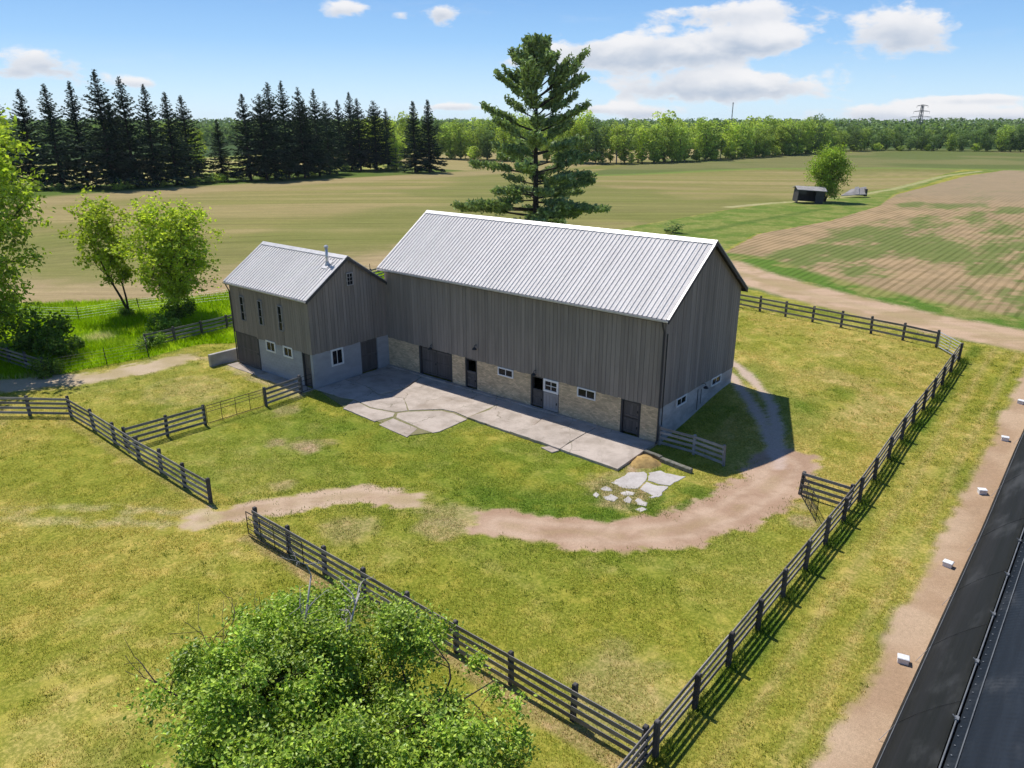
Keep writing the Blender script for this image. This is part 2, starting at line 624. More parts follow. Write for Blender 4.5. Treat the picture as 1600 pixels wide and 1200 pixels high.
M['grass'] = grass_mat('grass_blade', None, None, None)


def ground_mat():
    m, t, b, _ = new_mat('land')
    p = pos(t)
    at = t.add('ShaderNodeAttribute', attribute_name='alb')
    c = at.outputs['Color']
    row = at.outputs['Alpha']
    gr = t.add('ShaderNodeAttribute', attribute_name='turf').outputs['Fac']
    n1 = t.noise(p, 1.1, 5, .62, .3)
    n2 = t.noise(p, 7.0, 5, .65)
    n3 = t.noise(p, 30.0, 3, .7)
    # turf: straw-coloured and darker green flecks
    straw = t.mix(1.0, c, (1.30, 1.18, 1.40), 'MULTIPLY')
    green = t.mix(1.0, c, (.66, .75, .56), 'MULTIPLY')
    g1 = t.mix(t.remap(n2, .42, .64, 0, 1, True), green, c)
    g1 = t.mix(t.math('MULTIPLY', t.remap(n1, .48, .66, 0, 1, True), .7), g1, straw)
    c = t.mix(gr, c, g1)
    k = t.math('ADD', t.remap(n3, .30, .70, .62, 1.38), t.remap(n2, .3, .7, -.16, .16))
    k = t.math('ADD', t.math('MULTIPLY', t.math('SUBTRACT', k, 1.0), t.math('ADD', t.math('MULTIPLY', gr, .45), .55)), 1.0)
    c = t.mix(1.0, c, t.combine(k, k, k), 'MULTIPLY')
    sv = t.add('ShaderNodeVectorRotate', rotation_type='Z_AXIS')
    t.l.new(p, sv.inputs['Vector'])
    sv.inputs['Angle'].default_value = -.692
    s1 = t.noise(t.scale(sv.outputs[0], (.035, .75, 1)), 1.0, 4, .65)
    s2 = t.noise(t.scale(sv.outputs[0], (.15, 2.2, 1)), 1.0, 3, .65)
    sk = t.math('ADD', t.remap(s1, .3, .7, -.16, .16), t.remap(s2, .3, .7, -.14, .14))
    sk = t.math('MULTIPLY', sk, t.math('MULTIPLY', t.math('MULTIPLY', gr, t.math('SUBTRACT', 1.0, gr)), 4.6))
    sk = t.math('ADD', sk, 1.0)
    c = t.mix(1.0, c, t.combine(sk, sk, sk), 'MULTIPLY')
    # drilled rows of the seeded field run straight away from the yard
    sp = t.add('ShaderNodeSeparateXYZ')
    t.l.new(p, sp.inputs[0])
    wob = t.math('MULTIPLY', t.math('SUBTRACT', t.noise(t.scale(p, (.2, .012, 1)), 1.0, 2), .5), .9)
    ph = t.math('ADD', t.math('MULTIPLY', sp.outputs[0], 2 * math.pi / .86), wob)
    wv = t.remap(t.math('SINE', ph), -.2, .75, 0, 1, True)
    brk = t.remap(t.noise(t.scale(p, (.9, .10, 1)), 1.0, 3, .6), .35, .6, .35, 1)
    rk = t.math('MULTIPLY', t.math('MULTIPLY', wv, row), brk)
    c = t.mix(rk, c, t.mix(1.0, c, (.68, .69, .62), 'MULTIPLY'))
    t.l.new(c, b.inputs['Base Color'])
    b.inputs['Roughness'].default_value = .95
    b.inputs['Specular IOR Level'].default_value = .08
    h = t.math('ADD', t.math('MULTIPLY', n2, t.math('ADD', t.math('MULTIPLY', gr, .8), .25)), t.math('MULTIPLY', n3, .45))
    bump(t, b, h, .55, .05)
    return m


M['land'] = ground_mat()

# ------------------------------------------------------------------ the land: one sheet, parted along its uses
def grow_line(start, end, step, g):
    v = [start]
    s = step
    sg = 1 if end > start else -1
    while (end - v[-1]) * sg > 0:
        v.append(v[-1] + sg * s)
        s *= g
    return v


def axis(lo, hi, step, left, right):
    near = list(np.arange(lo, hi + 1e-6, step))
    L = [lo]
    for end, g in left:
        L += grow_line(L[-1], end, max(step, abs(L[-1] - L[-2]) if len(L) > 1 else step), g)[1:]
    Rr = [near[-1]]
    for end, g in right:
        Rr += grow_line(Rr[-1], end, max(step, abs(Rr[-1] - Rr[-2]) if len(Rr) > 1 else step), g)[1:]
    return np.array(L[::-1][:-1] + near + Rr[1:])


XS = axis(-46, 19, .23, [(-230, 1.014), (-2400, 1.12)], [(2400, 1.25)])
YS = axis(-36, 48, .23, [(-2400, 1.3)], [(330, 1.0155), (2400, 1.12)])

TRACK1 = [(-30, -34), (-22, -28.5), (-16.5, -24.0), (-12.1, -20.9), (-10.2, -17.2), (-8.6, -14.9), (-6.2, -13.6)]
TRACK1_END = [(-6.2, -13.6), (-3.6, -13.3), (-1.0, -12.4)]
TRACK2 = [(-1.0, -12.4), (1.2, -11.4), (3.6, -9.8), (5.5, -7.6), (6.5, -4.5), (6.9, -1.0), (6.7, 1.8)]
RUT1 = [(6.5, 1.5), (5.5, 3.8639999999999994), (3.6, 7.6), (1.2, 10.6), (-.6, 12.6), (-3, 14.6)]
RUT2 = [(6.0, 2.4), (4.2, 5.0), (2.4, 7.4), (.2, 9.9), (-1.7, 12.0), (-4, 13.8)]
LANE_L = [(-60, -30), (-46, -24), (-41, -21), (-37.5, -16.5), (-36.6, -12), (-36.8, -9)]
LANE_B = [(-17.5, 44.8), (-12.5, 40.8), (-4, 36.0), (6, 32.0), (15, 30.2), (26, 29.5), (60, 29)]


def land(x, y):
    """albedo (n,3), row strength, turf amount, use"""
    n = len(x)
    f1 = fbm(x, y, .09, 4, 1)
    f2 = fbm(x, y, .35, 4, 2)
    f3 = fbm(x, y, 1.3, 3, 3)
    f4 = fbm(x, y, .03, 3, 4)
    alb = np.zeros((n, 3))
    row = np.zeros(n)
    turf = np.ones(n)
    use = np.zeros(n, int)

    def over(mask, colr):
        nonlocal alb
        m = np.clip(mask, 0, 1)[:, None]
        alb = alb * (1 - m) + np.asarray(colr) * m

    def C(a, b, k):
        k = np.clip(k, 0, 1)[:, None]
        return a * (1 - k) + b * k
    # ---- mown lawn
    lawn = C(S(160, 158, 62), S(182, 172, 84), ss(.38, .60, .45 * f1 + .35 * f2 + .2 * f3))
    lawn = C(lawn, S(204, 184, 112), ss(.54, .72, .4 * f2 + .45 * f3 + .15 * f1) * .6)
    lawn = C(lawn, S(120, 138, 46), ss(.52, .76, fbm(x, y, .20, 5, 9)) * .6)
    alb = lawn.copy()
    # greener inside the yard, near the slab
    yard = ((x > -22.6) & (x < 11) & (y > -20) & (y < 0))
    g = ss(16, 2, polydist(x, y, [(-17, -9), (-9, -6.5), (0, -6)])) * ss(.30, .55, f2)
    over(g * yard * .6, S(110, 136, 42))
    g = ss(3.0, .5, polydist(x, y, [(-3, -11), (0, -10.2), (3, -8), (4.8, -5)])) * ss(.3, .5, f3)
    over(g * .7, S(92, 126, 38))
    # dry paddock east of the barn, mown in rings
    pad = ((x > 2) | (y > 10)) & (x < 10.8) & (y > -3) & (y < 26)
    ring = np.sin(np.hypot(x + 6, y - 2) * 3.4 + 4 * f2)
    over(pad * (.35 + .25 * ring) * ss(.35, .6, f2), S(198, 176, 100))
    over(pad * ss(2.4, .3, polydist(x, y, [(5.4, 6.2), (2.4, 10), (0, 13)])) * .8, S(98, 138, 40))
    over(pad * ss(5, 1, polydist(x, y, [(8.5, 11), (5, 17)])) * ss(.4, .6, f2) * .7, S(190, 172, 112))
    # strip between the fence and the tunnel: wheel marks along it
    st = (x > 10.9) & (x < 15.6) & (y < 27)
    wl = np.exp(-((x - 12.5 - .25 * (f1 - .5)) / .22) ** 2) + np.exp(-((x - 13.9 - .3 * (f1 - .5)) / .22) ** 2)
    over(st * np.clip(wl, 0, 1) * (.35 + .5 * f2), S(192, 170, 112))
    over(st * ss(.75, .1, np.abs(x - 11.35)) * ss(.25, .5, f3) * .8, S(84, 122, 34))
    over(st * .25 * ss(.4, .6, f2), S(176, 160, 70))
    # sun-bleached parts
    over((x < -9) * (y < -19) * .5 * ss(.35, .6, .6 * f1 + .4 * f2), S(190, 170, 84))
    over(pad * .45 * ss(.3, .55, f2), S(192, 172, 92))
    # bare worn places
    for (cx, cy, rr, k) in [(-15.6, -13.0, 1.6, .9), (-17.2, -13.6, 1.0, .7), (-21.0, -10.5, 1.2, .5), (-12.3, -16.6, .9, .5),
                            (1.3, -6.2, 2.1, .75), (.5, -3.0, 1.0, .9), (-6.2, -17.2, 1.5, .45), (-3.0, -14.6, 1.3, .5), (-29.4, -12.5, 3.2, .32),
                            (-24.5, -9.0, 1.5, .35), (9.6, -3.2, .8, .8), (9.0, -1.9, .7, .6), (9, -18, 2.5, .4), (-35, -24, 3, .4)]:
        d = np.hypot(x - cx, y - cy) + (f3 - .5) * 1.6 * rr * .6 + (f2 - .5) * rr
        over(ss(rr, rr * .35, d) * k, S(192, 168, 132))
    # worn line under the front fence and the left fence
    over(ss(.55, .1, np.abs(y + 20.55 + (f3 - .5) * .5)) * (x > -9.4) * (x < 11) * .75, S(186, 160, 118))
    over(ss(.45, .1, np.abs(y + 20.2 + (f3 - .5) * .5)) * (x < -13) * (x > -31) * .4, S(186, 164, 110))
    # ring worn by a mower left of the small barn
    d = np.abs(np.hypot((x + 29.6) / 1.25, (y + 12.5)) - 2.4)
    over(ss(.5, .05, d) * .4, S(196, 180, 118))
    # ---- lush meadow left and behind the barns
    edge = [(-100, -40), (-43.5, -21.5), (-40.2, -18.0), (-39.6, -13.4), (-39.2, -10.4), (-39.5, -6.4), (-37, -3.5), (-33, -3),
            (-32.6, 0), (-20, 2), (-20, 27), (-8, 27), (-14, 36), (-22, 44), (-36, 60), (-41, 58), (-45.3, 19), (-53.4, 3.9), (-60, -2.7), (-65, -8.5), (-100, -24)]
    mm = polymask(x, y, edge, .5) > .5 + (f3 - .5) * .5
    mead = C(S(140, 172, 16), S(172, 196, 36), ss(.35, .65, f2))
    mead = C(mead, S(152, 168, 60), ss(.55, .75, f1) * .7)
    over(mm * 1.0, mead)
    over(mm * ss(1.8, .4, np.hypot(x + 48, y + 10.6) + (f3 - .5)) * .75, S(206, 196, 150))
    use[mm] = 1
    # ---- fields beyond
    near_l = [(-400, -210), (-65, -8.5), (-60, -2.7), (-53.4, 3.9), (-45.3, 19), (-42, 45), (-39.5, 93), (-37, 118), (-33.5, 138), (-29.5, 170), (-30, 500), (-800, 900), (-4000, 0)]
    fl = polymask(x, y, near_l, .8) > .5 + (f3 - .5) * .6
    u = x * .770 + y * .638     # across the view: working passes run this way on the left field
    v = -x * .638 + y * .770
    stripe = fbm(u * .02 + 5, v * .9, 1.0, 3, 21)
    stripe2 = fbm(u * .008, v * .16, 1.0, 3, 22)
    lf = C(S(148, 142, 82), S(168, 152, 102), ss(.35, .65, stripe2))
    lf = C(lf, S(128, 132, 68), ss(.42, .62, f4) * .65)
    lf = lf * (1 + .28 * (stripe[:, None] - .5))
    over(fl * 1.0, lf)
    # pale bare headland along its near edge and before the spruces
    hd = polydist(x, y, [(-100, -28), (-65, -8.5), (-60, -2.7), (-53.4, 3.9), (-45.3, 19), (-42, 45)])
    over(fl * ss(15, 4, hd + (f2 - .5) * 8) * .75, S(190, 164, 128))
    hs = np.abs(x + 149 + 5 * np.sin(y * .03))
    over(fl * ss(14, 3, hs) * (y > -20) * .6, S(182, 158, 118))
    far = fl & (np.abs(x + 196) < 40) & (y > 120)
    over(far * .6, S(186, 164, 118))
    over((fl & (x < -176) & (y < 160)) * .7, C(S(196, 182, 120), S(150, 165, 70), ss(.45, .6, f1)))
    sg = fl & (x < -156) & (x > -182) & (y > -60) & (y < 150)
    over(sg * ss(-158 + 4, -158 - 2, x + 5 * np.sin(y * .03)) * .85, S(84, 112, 36))
    use[fl] = 4
    turf[fl] = .25
    # seeded field right of the grass strip
    near_r = [(-19.5, 49), (-12.6, 45.4), (-4, 41.0), (3, 38.5), (12, 38.0), (60, 37), (400, 37), (400, 420), (-13, 330), (-23, 220), (-24.5, 150), (-20.5, 120), (-20, 92), (-23.0, 70)]
    fr = polymask(x, y, near_r, .6) > .5 + (f3 - .5) * .7
    sf = C(S(188, 160, 122), S(172, 148, 112), ss(.4, .6, f2))
    gp = 0
    for (cx, cy, ra, rb) in [(-14, 57, 4.5, 7), (-9.5, 66, 3, 10), (-4.2, 63, 3.5, 10), (-3, 75, 4, 12), (5, 82, 5, 14), (10, 62, 4, 10), (-6, 106, 5, 8), (0, 104, 5, 8),
                             (-12, 82, 4, 8), (-2, 50, 4, 4), (7, 46, 5, 4), (-8, 92, 3, 12), (-14, 128, 6, 7), (-4, 134, 9, 6), (4, 126, 9, 6), (14, 100, 6, 14), (3, 68, 3, 12)]:
        gp = gp + np.exp(-((x - cx) / ra) ** 2 - ((y - cy) / rb) ** 2)
    fs = fbm(x * .30 + 7, y * .085, 1.0, 4, 61)
    gm = ss(.40, .66, np.clip(gp, 0, 1) * .30 + fs * .85 + (f3 - .5) * .35 - .10)
    sf = C(sf, S(104, 128, 56), gm * .8)
    sf = C(sf, S(164, 146, 116), ss(120, 165, y) * .7)
    over(fr * 1.0, sf)
    row[fr] = (1.0 - ss(110, 190, y[fr]))
    use[fr] = 5
    turf[fr] = .03
    # the grass strip with its pale track leading away past the lone tree
    ws = [(-41.5, 56), (-39.3, 93), (-37.2, 118), (-33.5, 136), (-29.5, 170), (-29, 236), (-17, 285), (-15.5, 279), (-26, 220), (-25, 150), (-20.5, 122), (-20, 92), (-23.3, 70), (-20, 49), (-30, 52)]
    wm = polymask(x, y, ws, .8) > .5 + (f3 - .5) * .6
    wc = C(S(122, 142, 62), S(150, 154, 82), ss(.4, .6, f2))
    wc = C(wc, S(88, 118, 44), ss(1.6, .3, np.abs(x + 31.5 - .045 * (y - 60) * 2.2)) * (y < 112) * .6)
    over(wm * 1.0, wc)
    tr = polydist(x, y, [(-41, 100), (-38, 112), (-34.5, 122), (-31, 140), (-28.6, 165), (-28, 215), (-24, 250)])
    over(ss(1.5, .4, tr + (f3 - .5)) * .8, S(196, 186, 136))
    use[wm] = 6
    turf[wm] = .95
    # far field in young crop
    dg = [(-112, 146), (-80, 215), (-52, 240), (-22, 262), (10, 275), (160, 300), (160, 900), (-260, 900), (-150, 300), (-132, 219)]
    dm = polymask(x, y, dg, 3) > .5
    dc = C(S(112, 122, 66), S(134, 132, 82), ss(.4, .65, f4))
    over(dm * 1.0, dc)
    over(ss(5, 1, polydist(x, y, dg[:5])) * .6, S(126, 150, 66))
    use[dm] = 7
    turf[dm] = .3
    # far land under the woods
    fw = (y > 470) | (x < -300) | (x > 200) | ((x - y) < -560)
    over(fw * 1.0, S(70, 92, 44))
    # ---- farm lane behind the paddock and its green verge
    d = polydist(x, y, LANE_B)
    vm = (d < 8.2 + 1.5 * (f2 - .5)) & (y > 27.5 + .0 * x) & (x > -24) & ~wm & (y > 33 - .35 * (x + 5) + (f3 - .5))
    over(vm * ss(8.8, 6.5, d), C(S(104, 134, 52), S(150, 150, 84), ss(.45, .65, f2)))
    use[vm & (d < 7.6)] = 6
    lm = d < 3.3 + 1.5 * (f2 - .5) + .9 * (f3 - .5)
    over(ss(4.0, 2.4, d + 1.2 * (f2 - .5) + .8 * (f3 - .5)), C(S(206, 176, 146), S(186, 160, 124), ss(.4, .6, f2)))
    over(ss(.9, .2, np.abs(d - .2)) * .3 * (d < 3), S(176, 160, 112))
    use[lm] = 3
    turf[d < 3] = .1
    # ---- bare strip beside the tunnel
    bx = 14.75 + .9 * (f2 - .5) + .5 * (f3 - .5) - .0 * y
    over((y < 28) * ss(bx - .25, bx + .2, x) * ss(40, 30, x), C(S(204, 176, 146), S(184, 154, 124), ss(.35, .65, f2)))
    bm = (x > bx) & (y < 28) & (x < 40)
    use[bm] = 2
    turf[bm] = .05
    # ---- dirt tracks
    jit = .9 * (f2 - .5) + .9 * (f3 - .5)
    d1 = polydist(x, y, TRACK1[3:])
    f5 = fbm(x, y, 2.6, 2, 77)
    jit = jit + .55 * (f5 - .5)
    k1 = ss(.98, .78, d1 + jit * 1.1)
    over(k1, C(S(204, 178, 150), S(184, 156, 126), ss(.35, .65, f2)))
    d0 = polydist(x, y, TRACK1[:4])
    over(ss(.55, .1, np.abs(d0 + jit * .8 - .55)) * (.12 + .6 * ss(-26, -12, x)) * ss(.25, .5, f3), S(200, 184, 136))
    over(ss(1.2, .3, polydist(x, y, TRACK1_END) + jit * 1.5) * .55, S(190, 170, 130))
    w2 = 1.35 + .5 * ss(-9, 0, y)
    d2 = polydist(x, y, TRACK2)
    k2 = ss(w2 + .08, w2 - .16, d2 + jit * 1.1)
    over(k2 * 1.0, C(S(202, 172, 146), S(182, 150, 124), ss(.3, .7, fbm(x, y, .7, 4, 31))))
    for dd, kk in ((d1, k1), (d2, k2)):
        over(kk * np.exp(-((dd - .62 - .3 * (f2 - .5)) / .22) ** 2) * .45, S(218, 192, 166))
        over(kk * np.exp(-((dd - .08) / .26) ** 2) * ss(.4, .6, f3) * .35, S(168, 148, 104))
        over(kk * ss(.60, .72, f5) * .4, S(168, 138, 112))
    r1 = polydist(x, y, RUT1)
    r2 = polydist(x, y, RUT2)
    kr = np.maximum(ss(.55, .25, r1 + jit * .35), ss(.55, .25, r2 + jit * .35))
    over(kr * .9, S(208, 184, 168))
    t1 = d1 + jit < 1.05
    t2 = d2 + jit * 1.1 < w2
    tm = t1 | t2 | (kr > .5)
    use[tm] = 2
    turf[tm] = 0
    dl = polydist(x, y, LANE_L)
    over(ss(1.7, .9, dl + jit * 1.3) * .95, C(S(206, 184, 158), S(186, 166, 130), ss(.35, .65, f2)))
    l2 = dl + jit * 1.3 < 1.3
    use[l2] = 3
    turf[l2] = 0
    lt = polydist(x, y, [(-36.8, -9), (-34, -7), (-30, -7.6), (-23, -7.9)])
    over(ss(.9, .3, lt + jit) * .6, S(204, 182, 146))
    # trampled soil round the broken slabs
    return alb, row, turf, use


def build_land():
    gx, gy = np.meshgrid(XS, YS)
    x = gx.ravel()
    y = gy.ravel()
    z = hz(x, y)
    near = ss(120, 30, np.hypot(x, y))
    z = z + near * .05 * (fbm(x, y, .5, 3, 41) - .5)
    und = ss(60, 140, np.hypot(x, y - 10)) * 1.4 * (fbm(x, y, .012, 2, 55) - .5) * ss(900, 500, np.hypot(x, y))
    z = z + und
    alb, row, turf, use = land(x, y)
    nx, ny = len(XS), len(YS)
    i = np.arange(nx * ny).reshape(ny, nx)
    F = np.stack([i[:-1, :-1], i[:-1, 1:], i[1:, 1:], i[1:, :-1]], -1).reshape(-1, 4)
    fu = use[F[:, 0]]
    V = np.stack([x, y, z], 1)
    names = {0: ('lawn', 'mown patchy green and straw coloured grass round the barns', 'lawn'),
             1: ('meadow', 'bright green unmown meadow left of the barns', 'meadow'),
             2: ('dirt_track', 'bare reddish dirt track curving through the yard', 'dirt track'),
             3: ('farm_lane', 'pale dirt farm lane beyond the paddock fence', 'farm lane'),
             4: ('stubble_field', 'wide tan and olive field behind the barns', 'field'),
             5: ('seeded_field', 'brown seeded field with thin straight rows and green patches', 'field'),
             6: ('grass_strip', 'green grass strip running between the two fields', 'grass strip'),
             7: ('crop_field', 'dull green crop field before the far wood', 'field')}
    for k, (nm, lab, cat) in names.items():
        f = F[fu == k]
        ids, inv = np.unique(f.ravel(), return_inverse=True)
        me = mesh_np(nm, V[ids], inv.reshape(-1, 4), M['land'], True)
        a = me.attributes.new('alb', 'FLOAT_COLOR', 'POINT')
        a.data.foreach_set('color', np.concatenate([alb[ids], row[ids, None]], 1).astype(np.float32).ravel())
        t = me.attributes.new('turf', 'FLOAT', 'POINT')
        t.data.foreach_set('value', turf[ids].astype(np.float32))
        o = link(nm, me)
        tag(o, lab, None, None, 'structure')


build_land()

# ------------------------------------------------------------------ walls by face: u along the wall, n outwards, z up
class Face:
    def __init__(self, o, u, n):
        self.o = np.array(o, float)
        self.u = np.array(u, float)
        self.nn = np.array(n, float)

    def P(self, u, n, z):
        p = self.o + self.u * u + self.nn * n
        return (p[0], p[1], p[2] + z)

    def box(self, mb, u0, u1, n0, n1, z0, z1, ztop1=None):
        """ztop1: height of the top at u1 (slanted top)"""
        zt = z1 if ztop1 is None else ztop1
        V = [self.P(u0, n0, z0), self.P(u1, n0, z0), self.P(u1, n1, z0), self.P(u0, n1, z0),
             self.P(u0, n0, z1), self.P(u1, n0, zt), self.P(u1, n1, zt), self.P(u0, n1, z1)]
        mb.add(V, BOXF.tolist())


class Part:
    """builds children of a root whose location is loc, from world coordinates"""
    def __init__(self, root):
        self.root = root
        self.loc = tuple(-Vector(root.location))

    def obj(self, mb, name, mat, parent=None, smooth=False):
        if parent is None:
            return mb.build(name, mat, self.root, self.loc, smooth)
        return mb.build(name, mat, parent, (0, 0, 0), smooth)


def brickwork(P, face, u0, u1, z0, z1, bw, bh, gap, depth, mat, mmat, name, seed, back=.25):
    rng = np.random.default_rng(seed)
    mb = MB()
    face.box(mb, u0, u1, -back, depth - .005, z0, z1)
    P.obj(mb, name + '_backing', mmat)
    mb = MB()
    rows = max(1, round((z1 - z0) / bh))
    h = (z1 - z0) / rows
    for r in range(rows):
        u = u0 - (bw * .5 if r % 2 else 0)
        while u < u1 - .03:
            a, b = max(u, u0) + gap / 2, min(u + bw, u1) - gap / 2
            if b - a > .03:
                face.box(mb, a, b, -.01, depth + rng.uniform(0, .5) * depth * .4, z0 + r * h + gap / 2, z0 + (r + 1) * h - gap / 2)
            u += bw
    o = P.obj(mb, name, mat)
    o['kind'] = 'stuff'
    return o


def window(P, face, u0, u1, z0, z1, cols, rows, n=.0, fw=.09, label=None, slide=False, frame='white', deep=.05, name='window'):
    mb = MB()
    for a, b, c, d in ((u0, u1, z0, z0 + fw), (u0, u1, z1 - fw, z1), (u0, u0 + fw, z0 + fw, z1 - fw), (u1 - fw, u1, z0 + fw, z1 - fw)):
        face.box(mb, a, b, n - .08, n + deep, c, d)
    w = P.obj(mb, name, M[frame])
    if label:
        w['label'] = label
    iu0, iu1, iz0, iz1 = u0 + fw, u1 - fw, z0 + fw, z1 - fw
    cw = (iu1 - iu0) / cols
    rh = (iz1 - iz0) / rows
    bar = .035
    if cols > 1 or rows > 1:
        mb = MB()
        for i in range(1, cols):
            face.box(mb, iu0 + i * cw - bar / 2, iu0 + i * cw + bar / 2, n - .05, n + .022, iz0, iz1)
        for j in range(1, rows):
            for i in range(cols):
                face.box(mb, iu0 + i * cw + bar / 2, iu0 + (i + 1) * cw - bar / 2, n - .05, n + .018, iz0 + j * rh - bar / 2, iz0 + j * rh + bar / 2)
        P.obj(mb, 'muntin', M[frame], w)
    for i in range(cols):
        for j in range(rows):
            mb = MB()
            face.box(mb, iu0 + i * cw, iu0 + (i + 1) * cw, n - .014, n - .004, iz0 + j * rh, iz0 + (j + 1) * rh)
            P.obj(mb, 'pane', M['glass'], w)
    return w


def board_door(P, face, u0, u1, z0, z1, n, mat, label=None, mid=True, name='door', planks=0):
    """a boarded door: a leaf of planks with rails across"""
    d = MB()
    face.box(d, u0, u1, n - .04, n, z0, z1)
    o = P.obj(d, name, mat)
    if label:
        o['label'] = label
    k = planks or max(3, round((u1 - u0) / .2))
    w = (u1 - u0) / k
    for i in range(k):
        m = MB()
        face.box(m, u0 + i * w + .005, u0 + (i + 1) * w - .005, n, n + .018, z0 + .01, z1 - .01)
        P.obj(m, 'plank', mat, o)
    hs = [z0 + .06, z1 - .16] + ([(z0 + z1) / 2] if mid else [])
    for h in hs:
        m = MB()
        face.box(m, u0 + .02, u1 - .02, n + .018, n + .04, h, h + .11)
        P.obj(m, 'rail', mat, o)
    m = MB()
    face.box(m, u1 - .14, u1 - .10, n + .02, n + .07, (z0 + z1) / 2 - .12, (z0 + z1) / 2 + .02)
    P.obj(m, 'handle', M['iron'], o)
    return o


def lamp(P, face, u, z, label=None):
    mb = MB()
    pts = [face.P(u, .0, z + .1), face.P(u, .12, z + .2), face.P(u, .26, z + .18), face.P(u, .3, z + .05)]
    mb.tube(pts, .018, 5)
    o = P.obj(mb, 'wall_lamp', M['iron'])
    s = MB()
    c = face.P(u, .3, z)
    V, F = [], []
    for k, (r, h) in enumerate(((.03, .06), (.08, .04), (.16, -.06), (.16, -.09))):
        for i in range(10):
            t = 2 * math.pi * i / 10
            V.append((c[0] + r * math.cos(t), c[1] + r * math.sin(t), c[2] + h))
    for k in range(3):
        for i in range(10):
            F.append([k * 10 + i, k * 10 + (i + 1) % 10, (k + 1) * 10 + (i + 1) % 10, (k + 1) * 10 + i])
    F.append(list(range(10)))
    F.append([30 + i for i in range(10)][::-1])
    s.add(V, F)
    P.obj(s, 'lamp_shade', M['iron'], o)
    return o


def siding(P, face, u0, u1, zb, ztop, pitch, seed, holes=()):
    """upright boards, each its own piece; ztop(u) gives the eave or rake height; holes = (u0,u1,z0,z1)"""
    rng = np.random.default_rng(seed)
    u = u0
    while u < u1 - .02:
        w = min(pitch * rng.uniform(.82, 1.18), u1 - u)
        if u1 - (u + w) < .08:
            w = u1 - u
        a, b = u + .009, u + w - .009
        n1 = .045 + rng.uniform(-.008, .008)
        z0 = zb + rng.uniform(-.03, .02)
        cuts = [(h[2], h[3]) for h in holes if not (b <= h[0] or a >= h[1])]
        lo = z0
        spans = []
        for c0, c1 in sorted(cuts):
            if c0 - lo > .05:
                spans.append((lo, c0))
            lo = max(lo, c1)
        spans.append((lo, None))
        for s0, s1 in spans:
            mb = MB()
            if s1 is None:
                um = face_ridge
                za, zb_ = ztop(a), ztop(b)
                face.box(mb, a, b, .02, n1, s0, za, zb_)
            else:
                face.box(mb, a, b, .02, n1, s0, s1)
            P.obj(mb, 'board', M['siding'])
        u += w


face_ridge = None


def roof_side(P, ridge_a, along, down, length, slope_len, n, mat):
    """corrugated sheets laid side by side; ridge_a corner at the ridge, along and down unit vectors"""
    w = length / n
    pr = []
    ribs = 3
    for r in range(ribs):
        c = (r + .5) * w / ribs
        pr += [(c - w / ribs / 2 + (0 if r else 0.0), 0), (c - .028, 0), (c - .018, .046), (c + .018, .046), (c + .028, 0)]
    pr.append((w, 0))
    pr = [(u + (.002 if u == 0 else (-.002 if u == w else 0)), h) for u, h in pr]
    al = Vector(along)
    dn = Vector(down)
    nm = al.cross(dn)
    if nm.z < 0:
        nm = -nm
    V = []
    th = .006
    for s in (0.0, slope_len):
        for u, h in pr:
            V.append(al * u + dn * s + nm * h)
    m = len(pr)
    for s in (0.0, slope_len):
        for u, h in pr:
            V.append(al * u + dn * s + nm * (h - th))
    F = []
    for i in range(m - 1):
        F.append([i, i + 1, m + i + 1, m + i])
        F.append([2 * m + i, 3 * m + i, 3 * m + i + 1, 2 * m + i + 1])
        F.append([m + i, m + i + 1, 3 * m + i + 1, 3 * m + i])
        F.append([i, 2 * m + i, 2 * m + i + 1, i + 1])
    F.append([0, m, 3 * m, 2 * m])
    F.append([m - 1, 3 * m - 1, 4 * m - 1, 2 * m - 1])
    mb = MB()
    mb.add([tuple(v) for v in V], F)
    me = mb.mesh('roof_sheet', mat)
    rng = np.random.default_rng(n)
    for i in range(n):
        p = Vector(ridge_a) + al * (w * i) + nm * rng.uniform(-.003, .003) + Vector(P.loc)
        link('roof_sheet', me, P.root, p)


# ------------------------------------------------------------------ main barn
L, W, ZS, ZE, ZR, OV = 22.81, 9.62, 2.29, 7.50, 11.09, .35
barn = thing('barn', 'large dark weathered board barn with long pale metal roof above buff brick base', 'barn', (-L / 2, W / 2, 0))
B = Part(barn)
FF = Face((0, 0, 0), (1, 0, 0), (0, -1, 0))         # front, u = x
FG = Face((0, 0, 0), (0, 1, 0), (1, 0, 0))          # right gable, u = y
FL = Face((-L, 0, 0), (0, 1, 0), (-1, 0, 0))        # left gable
FB = Face((0, W, 0), (1, 0, 0), (0, 1, 0))          # back
SL = (ZR - ZE) / (W / 2 + OV)                       # roof slope
rake = lambda u: ZR - .10 - SL * abs(u - W / 2)


def gable_panel(P, face, w, zb, zt, ridge_u, ridge_z, mat, n0=-.05, n1=.015, name='backing'):
    mb = MB()
    pl = [(0.0, zb), (w, zb), (w, zt), (ridge_u, ridge_z), (0.0, zt)]
    V = [face.P(u, n0, z) for u, z in pl] + [face.P(u, n1, z) for u, z in pl]
    k = len(pl)
    F = [list(range(k))[::-1], [k + i for i in range(k)]] + [[i, (i + 1) % k, k + (i + 1) % k, k + i] for i in range(k)]
    mb.add(V, F)
    return P.obj(mb, name, mat)


